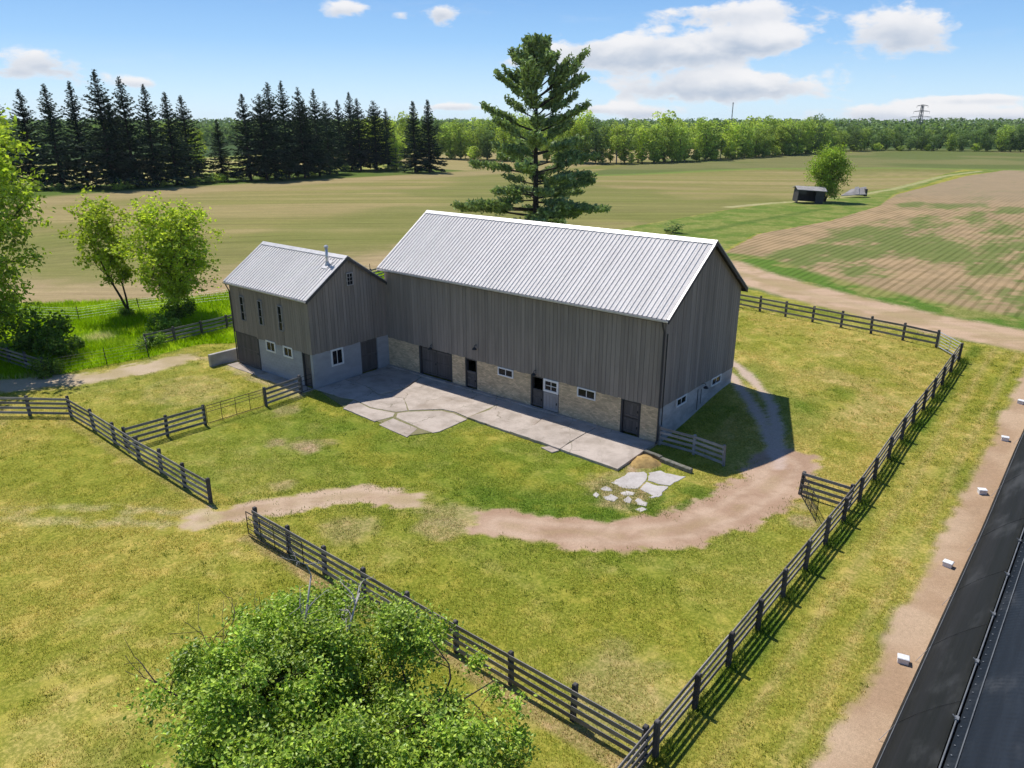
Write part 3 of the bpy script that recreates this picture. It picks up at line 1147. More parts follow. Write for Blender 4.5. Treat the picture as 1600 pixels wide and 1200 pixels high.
# dark box and floor deck added behind the boards to keep light out
mb = MB()
FF.box(mb, -L + .06, -.06, -.05, .015, ZS + .02, ZE - .1)
FB.box(mb, -L + .06, -.06, -.05, .015, ZS + .02, ZE - .1)
mb.box(-L + .06, -.06, .06, W - .06, ZS + .03, ZS + .13)
B.obj(mb, 'light_stop', M['backing'])
gable_panel(B, FG, W, ZS + .02, ZE - .12, W / 2, ZR - .16, M['backing'])  # dark gable layer, added against light leaking through the board gaps
gable_panel(B, FL, W, ZS + .02, ZE - .12, W / 2, ZR - .16, M['backing'])
siding(B, FF, -L - .03, .03, ZS, lambda u: ZE - .04, .285, 11)
siding(B, FG, -.02, W / 2, ZS, rake, .285, 12)
siding(B, FG, W / 2, W + .02, ZS, rake, .285, 13)
mb = MB()
FB.box(mb, -L, 0, .02, .045, ZS - .6, ZE - .04)
B.obj(mb, 'back_wall', M['siding'])
o = gable_panel(B, FL, W, ZS, ZE - .1, W / 2, ZR - .14, M['siding'], .02, .045, 'left_wall')
# roof
sl_len = math.hypot(W / 2 + OV, ZR - ZE)
dn_f = (0, -(W / 2 + OV) / sl_len, -(ZR - ZE) / sl_len)
dn_b = (0, (W / 2 + OV) / sl_len, -(ZR - ZE) / sl_len)
roof_side(B, (-L - OV, W / 2, ZR), (1, 0, 0), dn_f, L + 2 * OV, sl_len, 26, M['roof'])
roof_side(B, (-L - OV, W / 2, ZR), (1, 0, 0), dn_b, L + 2 * OV, sl_len, 26, M['roof'])


def roof_trim(P, xa, xb, yr, zr, ye_f, ye_b, ze, ovx):
    """ridge cap, rake flashings, fascia, gutter, soffit deck"""
    mb = MB()
    for sgn in (-1, 1):
        s = (zr - ze) / abs(yr - ye_f)
        V = [(xa - .02, yr, zr + .075), (xb + .02, yr, zr + .075), (xb + .02, yr + sgn * .26, zr + .07 - .26 * s), (xa - .02, yr + sgn * .26, zr + .07 - .26 * s)]
        V += [(v[0], v[1], v[2] - .03) for v in V]
        mb.add(V, BOXF.tolist())
    P.obj(mb, 'ridge_cap', M['flash'])
    for x0, x1 in ((xa - .03, xa + .10), (xb - .10, xb + .03)):
        for ye in (ye_f, ye_b):
            sg = -1 if ye < yr else 1
            mb = MB()
            V = [(x0, yr + sg * .26, zr + .06 - .26 * (zr - ze) / abs(yr - ye)), (x1, yr + sg * .26, zr + .06 - .26 * (zr - ze) / abs(yr - ye)), (x1, ye + sg * .03, ze + .045), (x0, ye + sg * .03, ze + .045)]
            V = V + [(v[0], v[1], v[2] - .05) for v in V]
            mb.add(V, BOXF.tolist())
            P.obj(mb, 'rake_flashing', M['flash'])
            mb = MB()
            xo = (xa - .012, xa + .02) if x0 < xa else (xb - .02, xb + .012)
            V = [(xo[0], yr, zr - .01), (xo[1], yr, zr - .01), (xo[1], ye, ze - .005), (xo[0], ye, ze - .005)]
            V = V + [(v[0], v[1], v[2] - .22) for v in V]
            mb.add(V, BOXF.tolist())
            P.obj(mb, 'rake_board', M['trim'])
    # deck under the sheets
    mb = MB()
    for ye in (ye_f, ye_b):
        V = [(xa + .03, yr, zr - .03), (xb - .03, yr, zr - .03), (xb - .03, ye, ze - .03), (xa + .03, ye, ze - .03)]
        V = V + [(v[0], v[1], v[2] - .05) for v in V]
        mb.add(V, BOXF.tolist())
    P.obj(mb, 'roof_deck', M['backing'])
    mb = MB()
    mb.box(xa + .02, xb - .02, ye_f + .0, ye_f + .035, ze - .20, ze - .02)
    mb.box(xa + .02, xb - .02, ye_b - .035, ye_b, ze - .20, ze - .02)
    P.obj(mb, 'fascia', M['trim'])
    mb = MB()
    prof = [(-.02, -.02), (-.02, -.12), (-.10, -.14), (-.14, -.09), (-.14, -.02), (-.125, -.02), (-.125, -.08), (-.095, -.12), (-.035, -.105), (-.035, -.02)]
    n = len(prof)
    V = [(xa + .03, ye_f + a, ze + b) for a, b in prof] + [(xb - .03, ye_f + a, ze + b) for a, b in prof]
    F = [[i, (i + 1) % n, n + (i + 1) % n, n + i] for i in range(n)]
    mb.add(V, F)
    P.obj(mb, 'gutter', M['flash'])


roof_trim(B, -L - OV, OV, W / 2, ZR, -OV, W + OV, ZE, OV)

# downspout at the front right corner, conduit beside it
mb = MB()
mb.tube([(.03, -OV - .08, ZE - .12), (.03, -OV - .04, ZE - .35), (.02, -.14, ZE - .75), (.02, -.12, 1.0), (.02, -.13, .35), (.05, -.3, .22)], .055, 8)
B.obj(mb, 'downspout', M['trim'])
mb = MB()
mb.tube([(.10, .14, ZE - .9), (.10, .14, .2)], .03, 6)
B.obj(mb, 'conduit', M['iron'])

# brick base, openings between
z0 = 0.02
for i, (a, b) in enumerate([(-L, -19.54), (-16.22, -14.99), (-13.88, -9.25), (-7.0, -2.53), (-1.19, 0.0)]):
    holes = []
    brickwork(B, FF, a, b, z0, ZS + .04, .235, .088, .014, .02, M['brick'], M['mortar'], 'brickwork', 20 + i)
window(B, FF, -11.97, -10.66, 1.70, 2.27, 2, 1, .05, .08, 'white framed basement window between the two dutch doors')
window(B, FF, -5.60, -4.27, 1.70, 2.31, 2, 1, .05, .08, 'white framed basement window right of the grey door')
# side and back foundation
brickwork(B, FG, 0.0, W, -.1, ZS + .04, .42, .205, .008, .006, M['parge'], M['parge'], 'blockwork', 31)
brickwork(B, FL, 0.0, W, -.1, ZS + .04, 1.2, .6, .008, .006, M['parge'], M['mortar'], 'blockwork', 32)
mb = MB()
FB.box(mb, -L, 0, -.25, .0, -.1, ZS + .03)
B.obj(mb, 'back_foundation', M['parge'])
window(B, FG, 1.90, 3.15, 1.74, 2.28, 2, 1, .03, .08, 'white window in the side wall nearer the corner')
window(B, FG, 6.48, 7.84, 1.77, 2.31, 2, 1, .03, .08, 'white window in the side wall nearer the back')
lamp(B, FG, 5.18, 2.2)
mb = MB()
FG.box(mb, 4.70, 4.74, .012, .03, .75, 2.1)
FG.box(mb, 5.16, 5.19, .012, .03, 1.05, 2.0)
B.obj(mb, 'wall_conduit', M['iron'])
# big double door
mb = MB()
FF.box(mb, -19.53, -19.40, -.24, .02, z0, ZS)
FF.box(mb, -16.34, -16.23, -.24, .02, z0, ZS)
FF.box(mb, -19.40, -16.34, -.24, -.14, ZS - .12, ZS)
B.obj(mb, 'door_frame', M['trim'])
board_door(B, FF, -19.39, -17.88, .2, ZS - .13, -.18, M['door'], planks=6)
board_door(B, FF, -17.86, -16.35, .2, ZS - .13, -.18, M['door'], planks=6)
# dutch doors: upper leaf open, dark inside
for a, b, lab in ((-14.98, -13.89, 'dutch door with its upper half open left of the window'), (-9.24, -8.20, 'dutch door with its upper half open beside the grey door')):
    mb = MB()
    FF.box(mb, a, a + .1, -.24, .01, z0, ZS)
    FF.box(mb, b - .1, b, -.24, .01, z0, ZS)
    FF.box(mb, a + .1, b - .1, -.24, .0, ZS - .1, ZS)
    B.obj(mb, 'door_frame', M['trim'])
    board_door(B, FF, a + .10, b - .10, .22, 1.38, -.1, M['door'], lab, planks=4)
# grey door with its white glazed upper half
board_door(B, FF, -8.18, -7.02, .22, 1.43, .03, M['greydoor'], 'pale grey lower door leaf', planks=5, mid=False)
mb = MB()
FF.box(mb, -8.2, -7.0, -.25, -.02, z0, ZS)
B.obj(mb, 'door_backing', M['door'])
window(B, FF, -8.18, -7.02, 1.45, 2.29, 2, 2, .04, .13, 'white four pane window filling the upper half of the grey door')
# plank door near the corner
mb = MB()
FF.box(mb, -2.52, -2.40, -.24, .02, z0, ZS)
FF.box(mb, -1.32, -1.20, -.24, .02, z0, ZS)
FF.box(mb, -2.40, -1.32, -.24, .0, ZS - .08, ZS)
B.obj(mb, 'door_frame', M['trim'])
board_door(B, FF, -2.39, -1.33, .22, 1.18, -.12, M['door'], planks=5, mid=False)
board_door(B, FF, -2.39, -1.33, 1.20, ZS - .09, -.12, M['door'], planks=5, mid=False)
for u, z in ((-18.08, 2.42), (-13.84, 3.22), (-8.81, 2.5)):
    lamp(B, FF, u, z)

# ------------------------------------------------------------------ small barn joined at the left
X0, Y0, W2, L2, ZE2, ZR2, ZS2, O2 = -22.86, -6.78, 6.74, 9.55, 6.33, 8.78, 2.50, .27
XL = X0 - L2
shed = thing('barn', 'smaller dark board barn with stovepipe and grey block base left of large barn', 'barn', (X0 - L2 / 2, Y0 + W2 / 2, 0))
D = Part(shed)
GF = Face((0, Y0, 0), (1, 0, 0), (0, -1, 0))
GG = Face((X0, 0, 0), (0, 1, 0), (1, 0, 0))
GL = Face((XL, Y0, 0), (0, 1, 0), (-1, 0, 0))
YR = Y0 + W2 / 2
SL2 = (ZR2 - ZE2) / (W2 / 2 + O2)
rake2 = lambda u: ZR2 - .10 - SL2 * abs(u - YR)
tall = [(-31.1, -30.57, 3.6, 5.45), (-28.75, -28.25, 3.65, 5.47), (-26.3, -25.79, 3.65, 5.47)]
mb = MB()
GF.box(mb, XL + .06, X0 - .06, -.05, .012, ZS2 + .02, ZE2 - .1)
mb.box(XL + .06, X0 - .06, Y0 + W2 - .02, Y0 + W2 + .02, ZS2 - 1.5, ZE2 - .1)
mb.box(XL + .06, X0 - .06, Y0 + .06, Y0 + W2 - .06, ZS2 + .03, ZS2 + .12)
D.obj(mb, 'light_stop', M['backing'])  # added dark layer blocking light behind the boards, with back wall and floor
FGs = Face((X0, Y0, 0), (0, 1, 0), (1, 0, 0))
gable_panel(D, FGs, W2, ZS2 + .02, ZE2 - .12, W2 / 2, ZR2 - .16, M['backing'], -.05, .012)  # added behind the gable boards so no light leaks through
gable_panel(D, GL, W2, 0, ZE2 - .12, W2 / 2, ZR2 - .16, M['siding'])
siding(D, GF, XL - .02, X0 + .03, ZS2, lambda u: ZE2 - .04, .26, 51)
gw = (-3.53, -2.95, 6.74, 7.64)
siding(D, GG, Y0 - .02, YR, ZS2, rake2, .26, 52)
siding(D, GG, YR, Y0 + W2, ZS2, rake2, .26, 53)
sl2 = math.hypot(W2 / 2 + O2, ZR2 - ZE2)
roof_side(D, (XL - O2, YR, ZR2), (1, 0, 0), (0, -(W2 / 2 + O2) / sl2, -(ZR2 - ZE2) / sl2), L2 + 2 * O2, sl2, 11, M['roof'])
roof_side(D, (XL - O2, YR, ZR2), (1, 0, 0), (0, (W2 / 2 + O2) / sl2, -(ZR2 - ZE2) / sl2), L2 + 2 * O2, sl2, 11, M['roof'])
roof_trim(D, XL - O2, X0 + O2, YR, ZR2, Y0 - O2, Y0 + W2 + O2, ZE2, O2)
for i, (a, b, c, d) in enumerate(tall):
    window(D, GF, a, b, c, d, 1, 3, .105, .06, ['tall narrow slit window farthest left', 'tall narrow slit window in the middle', 'tall narrow slit window nearest the corner'][i], frame='trimlight' if 'trimlight' in M else 'palefence')
window(D, GG, gw[0], gw[1], gw[2], gw[3], 2, 3, .105, .07, 'small attic window under the gable peak', frame='palefence')
# block base
for i, (a, b) in enumerate([(-29.35, -24.02)]):
    brickwork(D, GF, a, b, 0.0, ZS2 + .04, .41, .205, .008, .006, M['block'], M['block'], 'blockwork', 60 + i)
for i, (a, b) in enumerate([(Y0, -2.62), (-1.05, Y0 + W2)]):
    brickwork(D, GG, a, b, 0.0, ZS2 + .04, .41, .205, .008, .006, M['block'], M['block'], 'blockwork', 63 + i)
window(D, GF, -28.32, -27.15, 1.78, 2.60, 2, 1, .03, .11, 'white window left in the block wall')
window(D, GF, -26.18, -25.08, 1.78, 2.58, 2, 1, .03, .11, 'white window right in the block wall')
window(D, GG, -5.28, -4.22, 1.28, 2.50, 2, 1, .03, .12, 'larger white window in the gable block wall')
board_door(D, GF, XL + .06, -29.40, .06, 2.62, .02, M['door'], 'large plank door at the far left corner', planks=11)
mb = MB()
GF.box(mb, -29.41, -29.33, -.1, .05, 0, 2.6)
GF.box(mb, -24.02, -23.92, -.2, .03, 0, ZS2)
D.obj(mb, 'door_frame', M['trim'])
board_door(D, GF, -23.91, X0 - .02, .05, ZS2 - .02, -.12, M['door'], 'narrow plank door at the gable corner', planks=5)
board_door(D, GG, -2.60, -1.07, .12, ZS2 + .0, -.1, M['door'], 'dark double plank door in the gable wall', planks=8)
mb = MB()
mb.box(XL + .1, X0 - .4, Y0 + W2 - .3, Y0 + W2 - .05, 0, ZS2)
mb.box(X0 - .75, X0 - .62, Y0 + .3, Y0 + W2 - .4, 0, ZS2)
D.obj(mb, 'inner_wall', M['backing'])
mb = MB()
mb.box(X0 - .12, -L - .005, -.045, .12, 0, ZS2 + .5)
D.obj(mb, 'corner_post', M['block'])
# stovepipe
mb = MB()
cx, cy = -23.75, -4.25
cz = ZR2 - SL2 * abs(cy - YR)
mb.tube([(cx, cy, cz - .1), (cx, cy, cz + 1.15)], .095, 12)
ch = D.obj(mb, 'chimney', M['alu'], smooth=True)
mb = MB()
mb.tube([(cx, cy, cz + 1.15), (cx, cy, cz + 1.2)], .15, 12)
mb.tube([(cx, cy, cz + 1.25), (cx, cy, cz + 1.33)], .16, 12, .09)
mb.tube([(cx, cy, cz + 1.2), (cx, cy, cz + 1.26)], .07, 8)
D.obj(mb, 'chimney_cap', M['alu'], ch)
mb = MB()
s = .30
V = [(cx - s, cy - s * 1.2, cz + .06 - SL2 * s * 1.2), (cx + s, cy - s * 1.2, cz + .06 - SL2 * s * 1.2), (cx + s, cy + s, cz + .06 + SL2 * s), (cx - s, cy + s, cz + .06 + SL2 * s)]
V = V + [(v[0], v[1], v[2] - .03) for v in V]
mb.add(V, BOXF.tolist())
mb.tube([(cx, cy, cz - .02), (cx, cy, cz + .22)], .19, 10, .11)
D.obj(mb, 'flashing', M['flash'], ch)
mb = MB()
mb.tube([(XL + .02, Y0 - O2 - .08, ZE2 - .12), (XL + .04, Y0 - .12, ZE2 - .7), (XL + .04, Y0 - .1, .3)], .045, 6)
D.obj(mb, 'downspout', M['trim'])

# retaining wall running forward from the far corner of the small barn
mb = MB()
mb.bev(-33.3, -33.02, -8.75, -6.3, -.1, .95, .02)
o = mb.build('retaining_wall', M['parge'])
tag(o, 'low grey concrete wall stub beside the left end of the smaller barn', 'wall')

# ------------------------------------------------------------------ concrete apron in cracked slabs
def slab(poly, z0, z1, mat, parent, name='slab', seed=0, loc=(0, 0, 0), sub=.45, jit=.035):
    """a broken slab: outline subdivided and roughened, top edge slightly chipped"""
    rng = np.random.default_rng(seed)
    pts = []
    n = len(poly)
    cx = sum(p[0] for p in poly) / n
    cy = sum(p[1] for p in poly) / n
    for i in range(n):
        a, b = np.array(poly[i]), np.array(poly[(i + 1) % n])
        k = max(1, int(np.hypot(*(b - a)) / sub))
        for j in range(k):
            p = a + (b - a) * j / k
            if jit:
                p = p + rng.normal(0, jit, 2) * (.5 if j == 0 else 1)
            pts.append(p)
    m = len(pts)
    ins = []
    for i in range(m):
        d = np.array([cx, cy]) - pts[i]
        ins.append(pts[i] + d / (np.hypot(*d) + 1e-6) * .02)
    tilt = rng.normal(0, .003, 2)
    zt = lambda p: z1 + tilt[0] * (p[0] - cx) + tilt[1] * (p[1] - cy)
    V = [(p[0], p[1], z0) for p in pts] + [(p[0], p[1], zt(p) - .015) for p in pts] + [(p[0], p[1], zt(p)) for p in ins]
    F = [[i, (i + 1) % m, m + (i + 1) % m, m + i] for i in range(m)]
    F += [[m + i, m + (i + 1) % m, 2 * m + (i + 1) % m, 2 * m + i] for i in range(m)]
    F.append([2 * m + i for i in range(m)])
    mb = MB()
    mb.add(V, F)
    return mb.build(name, mat, parent, loc)


patio = thing('patio', 'cracked old concrete apron in slabs before the barn doors', None, (0, 0, 0))
patio['kind'] = 'structure'
ZP = .17
slabs = [
    [(-18.41, -7.9), (-19.05, -6.53), (-17.11, -6.78), (-15.26, -6.30), (-14.90, -6.78), (-15.12, -7.93), (-15.16, -8.05)],
    [(-14.58, -8.2), (-14.69, -6.97), (-12.29, -7.13), (-11.83, -8.43)],
    [(-14.61, -6.75), (-15.08, -6.22), (-14.76, -5.62), (-13.97, -4.83), (-13.27, -4.14), (-12.34, -3.97), (-11.02, -4.14), (-10.96, -6.62), (-11.14, -7.0), (-12.23, -7.01)],
    [(-22.80, -6.80), (-19.94, -6.69), (-19.16, -6.38), (-17.21, -6.64), (-15.33, -6.16), (-14.9, -5.5), (-16.79, -4.16), (-18.56, -4.78), (-20.6, -4.2), (-22.80, -4.3)],
    [(-22.80, -4.25), (-20.6, -4.15), (-18.55, -4.73), (-18.2, -2.6), (-19.1, -.3), (-22.80, -.3)],
    [(-18.52, -4.72), (-16.77, -4.10), (-14.88, -5.42), (-14.1, -4.64), (-13.38, -3.94), (-12.44, -3.77), (-11.07, -3.97), (-10.9, -2.2), (-11.3, -.3), (-19.05, -.3), (-18.15, -2.6)],
    [(-11.03, -4.0), (-7.6, -4.10), (-7.1, -2.4), (-7.55, -.3), (-11.26, -.3), (-10.86, -2.2)],
    [(-7.56, -4.10), (-3.82, -4.2), (-3.95, -2.6), (-4.0, -.3), (-7.51, -.3), (-7.06, -2.4)],
    [(-3.78, -4.2), (.05, -4.35), (-.02, -2.2), (-.05, -1.15), (-.02, -.3), (-3.96, -.3), (-3.91, -2.6)],
    [(-4.9, -4.55), (-4.0, -4.75), (-3.8, -4.26), (-4.6, -4.2)],
]
for i, pz in enumerate(slabs):
    slab(pz, -.05, ZP + [-.10, -.115, -.11, -.10, -.06, -.09, -.03, .0, .0, -.09][i], M['concrete'], patio, 'slab', 70 + i, jit=.018 if i != 9 else .04)
# strip against the wall, a little higher
slab([(-L + .05, -.32), (-11.3, -.32), (-11.3, -.05), (-L + .05, -.05)], -.05, ZP + .03, M['concrete'], patio, 'slab', 85, jit=.006)
slab([(-11.26, -.32), (-.02, -.32), (-.02, -.05), (-11.26, -.05)], -.05, ZP + .03, M['concrete'], patio, 'slab', 86, jit=.006)
# dirt shows in the joints
mb = MB()
mb.prism([(-22.7, -6.7), (-18.6, -7.7), (-15, -7.9), (-12, -8.2), (-11.1, -6.8), (-11.1, -.1), (-22.7, -.1)], -.04, .042)
mb.prism([(-11.1, -4.0), (0, -4.2), (-.1, -.1), (-11.1, -.1)], -.04, .115)
mb.build('joint_fill', M['jointdirt'], patio)
apron = thing('walkway', 'narrow concrete strip along the smaller barn front wall', None, (0, 0, 0))
apron['kind'] = 'structure'
slab([(XL - .2, Y0 - .95), (-27.9, Y0 - 1.0), (-27.9, Y0 - .05), (XL - .2, Y0 - .05)], -.05, .05, M['concrete'], apron, 'slab', 91, jit=.03)
slab([(-27.86, Y0 - 1.0), (-23.5, Y0 - .95), (-22.9, Y0 - .9), (-22.9, Y0 - .05), (-27.86, Y0 - .05)], -.05, .055, M['concrete'], apron, 'slab', 92, jit=.03)

broken = thing('broken_paving', 'bleached broken concrete slabs lying in soil past the end of the apron', None, (0, 0, 0))
broken['kind'] = 'structure'
bl = [[(0.51, -5.7), (0.57, -4.07), (1.16, -3.44), (1.40, -3.56), (1.76, -4.34), (1.90, -5.38), (1.31, -5.8)],
      [(1.43, -3.42), (1.76, -2.81), (2.13, -2.92), (3.14, -2.61), (2.97, -4.05), (2.47, -4.26), (1.83, -4.28)],
      [(1.99, -5.36), (1.9, -4.48), (2.55, -4.45), (3.0, -4.19), (3.15, -5.49), (2.67, -5.53)],
      [(0.48, -7.34), (0.46, -7.0), (0.75, -7.12), (0.85, -7.51)],
      [(0.44, -6.65), (0.5, -6.17), (0.83, -6.2), (1.05, -6.38), (0.71, -6.66)],
      [(1.04, -7.24), (1.19, -6.76), (1.65, -6.85), (1.71, -7.27), (1.29, -7.39)],
      [(1.43, -6.32), (1.58, -5.9), (2.04, -5.81), (2.11, -6.11), (1.71, -6.44)],
      [(1.95, -6.84), (1.96, -6.36), (2.28, -6.56), (2.4, -6.93), (2.16, -7.01)],
      [(2.4, -6.58), (2.39, -6.24), (3.03, -6.41), (3.17, -6.74), (2.76, -6.86)],
      [(2.88, -7.32), (3.01, -6.88), (3.37, -6.91), (3.24, -7.35)],
      [(2.78, -5.8), (2.92, -5.44), (3.08, -5.55), (2.95, -5.84)]]
for i, pz in enumerate(bl):
    slab(pz, -.06, .018 + .008 * (i % 3), M['paleconc'], broken, 'slab', 100 + i, sub=.22, jit=.03)

# curb beams and straw heap at the apron end
for (a, b, lab) in (((.02, -1.45), (1.15, -1.62), 'mossy concrete curb beam nearest the barn corner'), ((1.2, -1.75), (3.15, -2.0), 'mossy concrete curb beam lying farther from the barn corner')):
    a = Vector((a[0], a[1], 0))
    b = Vector((b[0], b[1], 0))
    ln = (b - a).length
    mb = MB()
    mb.bev(0, ln, -.13, .13, -.05, .24, .03)
    o = mb.build('concrete_beam', M['mossy'], None, a, False, (0, 0, math.atan2(b.y - a.y, b.x - a.x)))
    tag(o, lab, 'curb beam', 'curb beams by the barn corner')
mb = MB()
rg = np.random.default_rng(5)
V, F = [], []
for k in range(7):
    for i in range(22):
        t = 2 * math.pi * i / 22
        rr = .82 * (1 - k / 6.0) ** .8 * (1 + .12 * math.sin(3 * t + 1) + rg.normal(0, .05))
        V.append((rr * math.cos(t), rr * 1.15 * math.sin(t), -.03 + .34 * (1 - (1 - k / 6.0) ** 1.6) + rg.normal(0, .015)))
for k in range(6):
    for i in range(22):
        F.append([k * 22 + i, k * 22 + (i + 1) % 22, (k + 1) * 22 + (i + 1) % 22, (k + 1) * 22 + i])
mb.add(V, F)
o = mb.build('straw_heap', M['straw'], None, (.62, -2.45, 0), True)
tag(o, 'small golden heap of straw and shavings beside the curb beam', 'straw heap')

# ------------------------------------------------------------------ fences
def unit_box(name, mat, sx, sy, sz, cz=0, bev=.012):
    mb = MB()
    mb.bev(-sx / 2, sx / 2, -sy / 2, sy / 2, -sz / 2 + cz, sz / 2 + cz, bev)
    return mb.mesh(name, mat)


POST = {}


def fence(name, label, pts, side, height=1.34, rails=(.24, .56, .88, 1.18), pm='fencepost', rm='fence', group='board fences', seed=0, skip_post=(), cat='fence', rail_t=.035, rail_h=.15, post_w=.15, wob=.02):
    """posts at the points, boards nailed on one side; each post and board its own piece"""
    rng = np.random.default_rng(seed + 1000)
    base = (pts[0][0], pts[0][1], hzf(*pts[0]))
    root = thing(name, label, cat, base, 0, group)
    if (pm, post_w) not in POST:
        POST[(pm, post_w)] = unit_box('post', M[pm], post_w, post_w, 1.0, .5, .02)
        POST[(rm, rail_h)] = unit_box('rail', M[rm], 1.0, rail_t, rail_h, 0, .006)
    if (rm, rail_h) not in POST:
        POST[(rm, rail_h)] = unit_box('rail', M[rm], 1.0, rail_t, rail_h, 0, .006)
    b = Vector(base)
    n = len(pts)
    for i, (x, y) in enumerate(pts):
        if i in skip_post:
            continue
        j = min(i, n - 2)
        ang = math.atan2(pts[j + 1][1] - pts[j][1], pts[j + 1][0] - pts[j][0])
        h = height * rng.uniform(.98, 1.05)
        link('post', POST[(pm, post_w)], root, Vector((x, y, hzf(x, y) - .05)) - b, (rng.normal(0, wob), rng.normal(0, wob), ang), (1, 1, h + .05))
    for i in range(n - 1):
        p, q = Vector((*pts[i], hzf(*pts[i]))), Vector((*pts[i + 1], hzf(*pts[i + 1])))
        d = q - p
        nrm = Vector((-d.y, d.x, 0)).normalized() * side * (post_w / 2 + rail_t / 2 + .003)
        ext = .0
        for h in rails:
            a = p + nrm + Vector((0, 0, h + rng.normal(0, .012)))
            c = q + nrm + Vector((0, 0, h + rng.normal(0, .012)))
            dd = c - a
            o = link('rail', POST[(rm, rail_h)], root, (a + c) / 2 - b)
            o.rotation_euler = (rng.normal(0, .02), -math.atan2(dd.z, math.hypot(dd.x, dd.y)), math.atan2(dd.y, dd.x))
            o.scale = (dd.length - .006, 1, 1)
    return root


def line(a, b, n):
    return [(a[0] + (b[0] - a[0]) * i / n, a[1] + (b[1] - a[1]) * i / n) for i in range(n + 1)]


RF = line((11.05, -24.65), (11.0, -19.75), 2)[:-1] + line((11.0, -19.75), (10.85, 22.9), 17)
fence('fence', 'long four board paddock fence running beside the black tunnel', RF, 1, seed=1)
fence('fence', 'four board fence behind the leafy apple tree at the bottom', line((-9.1, -20.12), (10.8, -20.12), 8), -1, seed=2)
fence('fence', 'four board fence left of the track opening with bent corner', [(-40.5, -27.5), (-36.2, -23.9), (-32.75, -21.2), (-30.6, -19.6), (-27.2, -19.62), (-24.2, -19.72), (-20.95, -19.85), (-18.45, -19.85), (-15.9, -19.9), (-13.4, -19.9)], -1, seed=3)
fence('fence', 'short cross fence between the bent corner fence and rusty pipe gate', line((-23.0, -19.6), (-22.75, -14.95), 2), -1, seed=4)
fence('fence', 'single panel of board fence between pipe gate and smaller barn', line((-22.7, -10.75), (-22.9, -7.95), 1), -1, seed=5)
fence('fence', 'back paddock fence beside the farm lane behind the large barn', line((-12.2, 27.7), (9.0, 24.95), 9), -1, rails=(.32, .74, 1.14), seed=6)
fence('fence', 'short pale weathered fence standing in the barn shadow', [(.12, .05), (2.2, .12), (4.1, -.14)], -1, height=1.22, rails=(.22, .52, .82, 1.1), pm='palefence', rm='palefence', seed=7, post_w=.13)
fence('fence', 'stub of dark board fence joined to the long paddock fence', line((8.42, -.72), (10.74, -.82), 1), -1, height=1.28, seed=8, pm='fencepost', rm='fence')
fence('fence', 'dark board fence in tree shade at the far left edge', line((-53, -19.1), (-40.6, -17.5), 5), -1, seed=9)
fence('fence', 'dark board fence under the bright trees left of smaller barn', line((-41.3, -9.7), (-43.2, 20.3), 12), 1, seed=10)


def pipe_gate(name, label, a, b, z0, z1, bars, ups, mat, r=.022, brace=False, group='pipe gates', mesh=False):
    base = Vector((a[0], a[1], hzf(*a)))
    q = Vector((b[0], b[1], hzf(*b)))
    root = thing(name, label, 'gate', base, 0, group)
    d = q - base
    mb = MB()
    e = Vector((0, 0, 1))
    mb.tube([e * z0, e * z1, d + e * z1, d + e * z0, e * z0], r, 6)
    mb.build('gate_frame', M[mat], root)
    for h in bars:
        mb = MB()
        mb.tube([e * h, d + e * h], r * .8, 5)
        mb.build('bar', M[mat], root)
    for k in range(1, ups + 1):
        mb = MB()
        f = k / (ups + 1)
        mb.tube([d * f + e * z0, d * f + e * z1], r * .8, 5)
        mb.build('upright', M[mat], root)
    if mesh:
        mb = MB()
        for k in range(1, 14):
            f = k / 14
            mb.tube([d * f + e * z0, d * f + e * z1], .006, 3)
        for k in range(1, 9):
            h = z0 + (z1 - z0) * k / 9
            mb.tube([e * h, d + e * h], .006, 3)
        mb.build('wire_mesh', M[mat], root)['kind'] = 'stuff'
    return root


pipe_gate('pipe_gate', 'thin rusty pipe gate between two board fence sections', (-22.78, -14.78), (-22.72, -10.9), .06, 1.18, (.78, 1.0), 3, 'rust')
pipe_gate('pipe_gate', 'black pipe gate swung flat along the front fence end', (-9.25, -20.42), (-5.2, -20.36), .1, 1.2, (.35, .6, .9), 3, 'darkpipe')
pipe_gate('pipe_gate', 'shiny galvanised pipe gate at the far paddock corner', (9.12, 24.85), (10.8, 23.15), .15, 1.2, (.36, .57, .78, .99), 1, 'alu', .03)
pipe_gate('pipe_gate', 'dark mesh gate slanting from the fence stub to the long fence', (8.5, -.85), (9.95, -3.0), .08, 1.15, (.6,), 2, 'darkpipe', .02, mesh=True)
pipe_gate('pipe_gate', 'low dark pipe rail closing the gap at smaller barn corner', (-22.95, -7.75), (-22.98, -6.95), .1, 1.15, (.5, .85), 1, 'darkpipe', .022)


def wire_fence(label, pts, seed):
    rng = np.random.default_rng(seed)
    base = Vector((*pts[0], hzf(*pts[0])))
    root = thing('wire_fence', label, 'fence', base, 0, 'wire fences')
    mb = MB()
    mb.tube([(0, 0, -.1), (0, 0, 1.35)], .035, 5)
    me = mb.mesh('post', M['darkpipe'])
    for x, y in pts:
        link('post', me, root, Vector((x, y, hzf(x, y))) - base, (rng.normal(0, .06), rng.normal(0, .06), 0))
    for h in (.25, .5, .75, 1.0, 1.2):
        mb = MB()
        mb.tube([Vector((x, y, hzf(x, y) + h)) - base for x, y in pts], .007, 3)
        mb.build('wire', M['alu'], root)


wire_fence('sagging wire fence with thin steel posts along the meadow edge', [(-40.3, -17.2), (-39.7, -13.5), (-39.3, -10.5), (-41.2, -9.8)], 1)
wire_fence('thin steel post wire fence between the meadow and tan field', [(-63, -14.5), (-55.3, -9.3), (-54.6, -4.0), (-50, 3.5), (-45, 17)], 2)

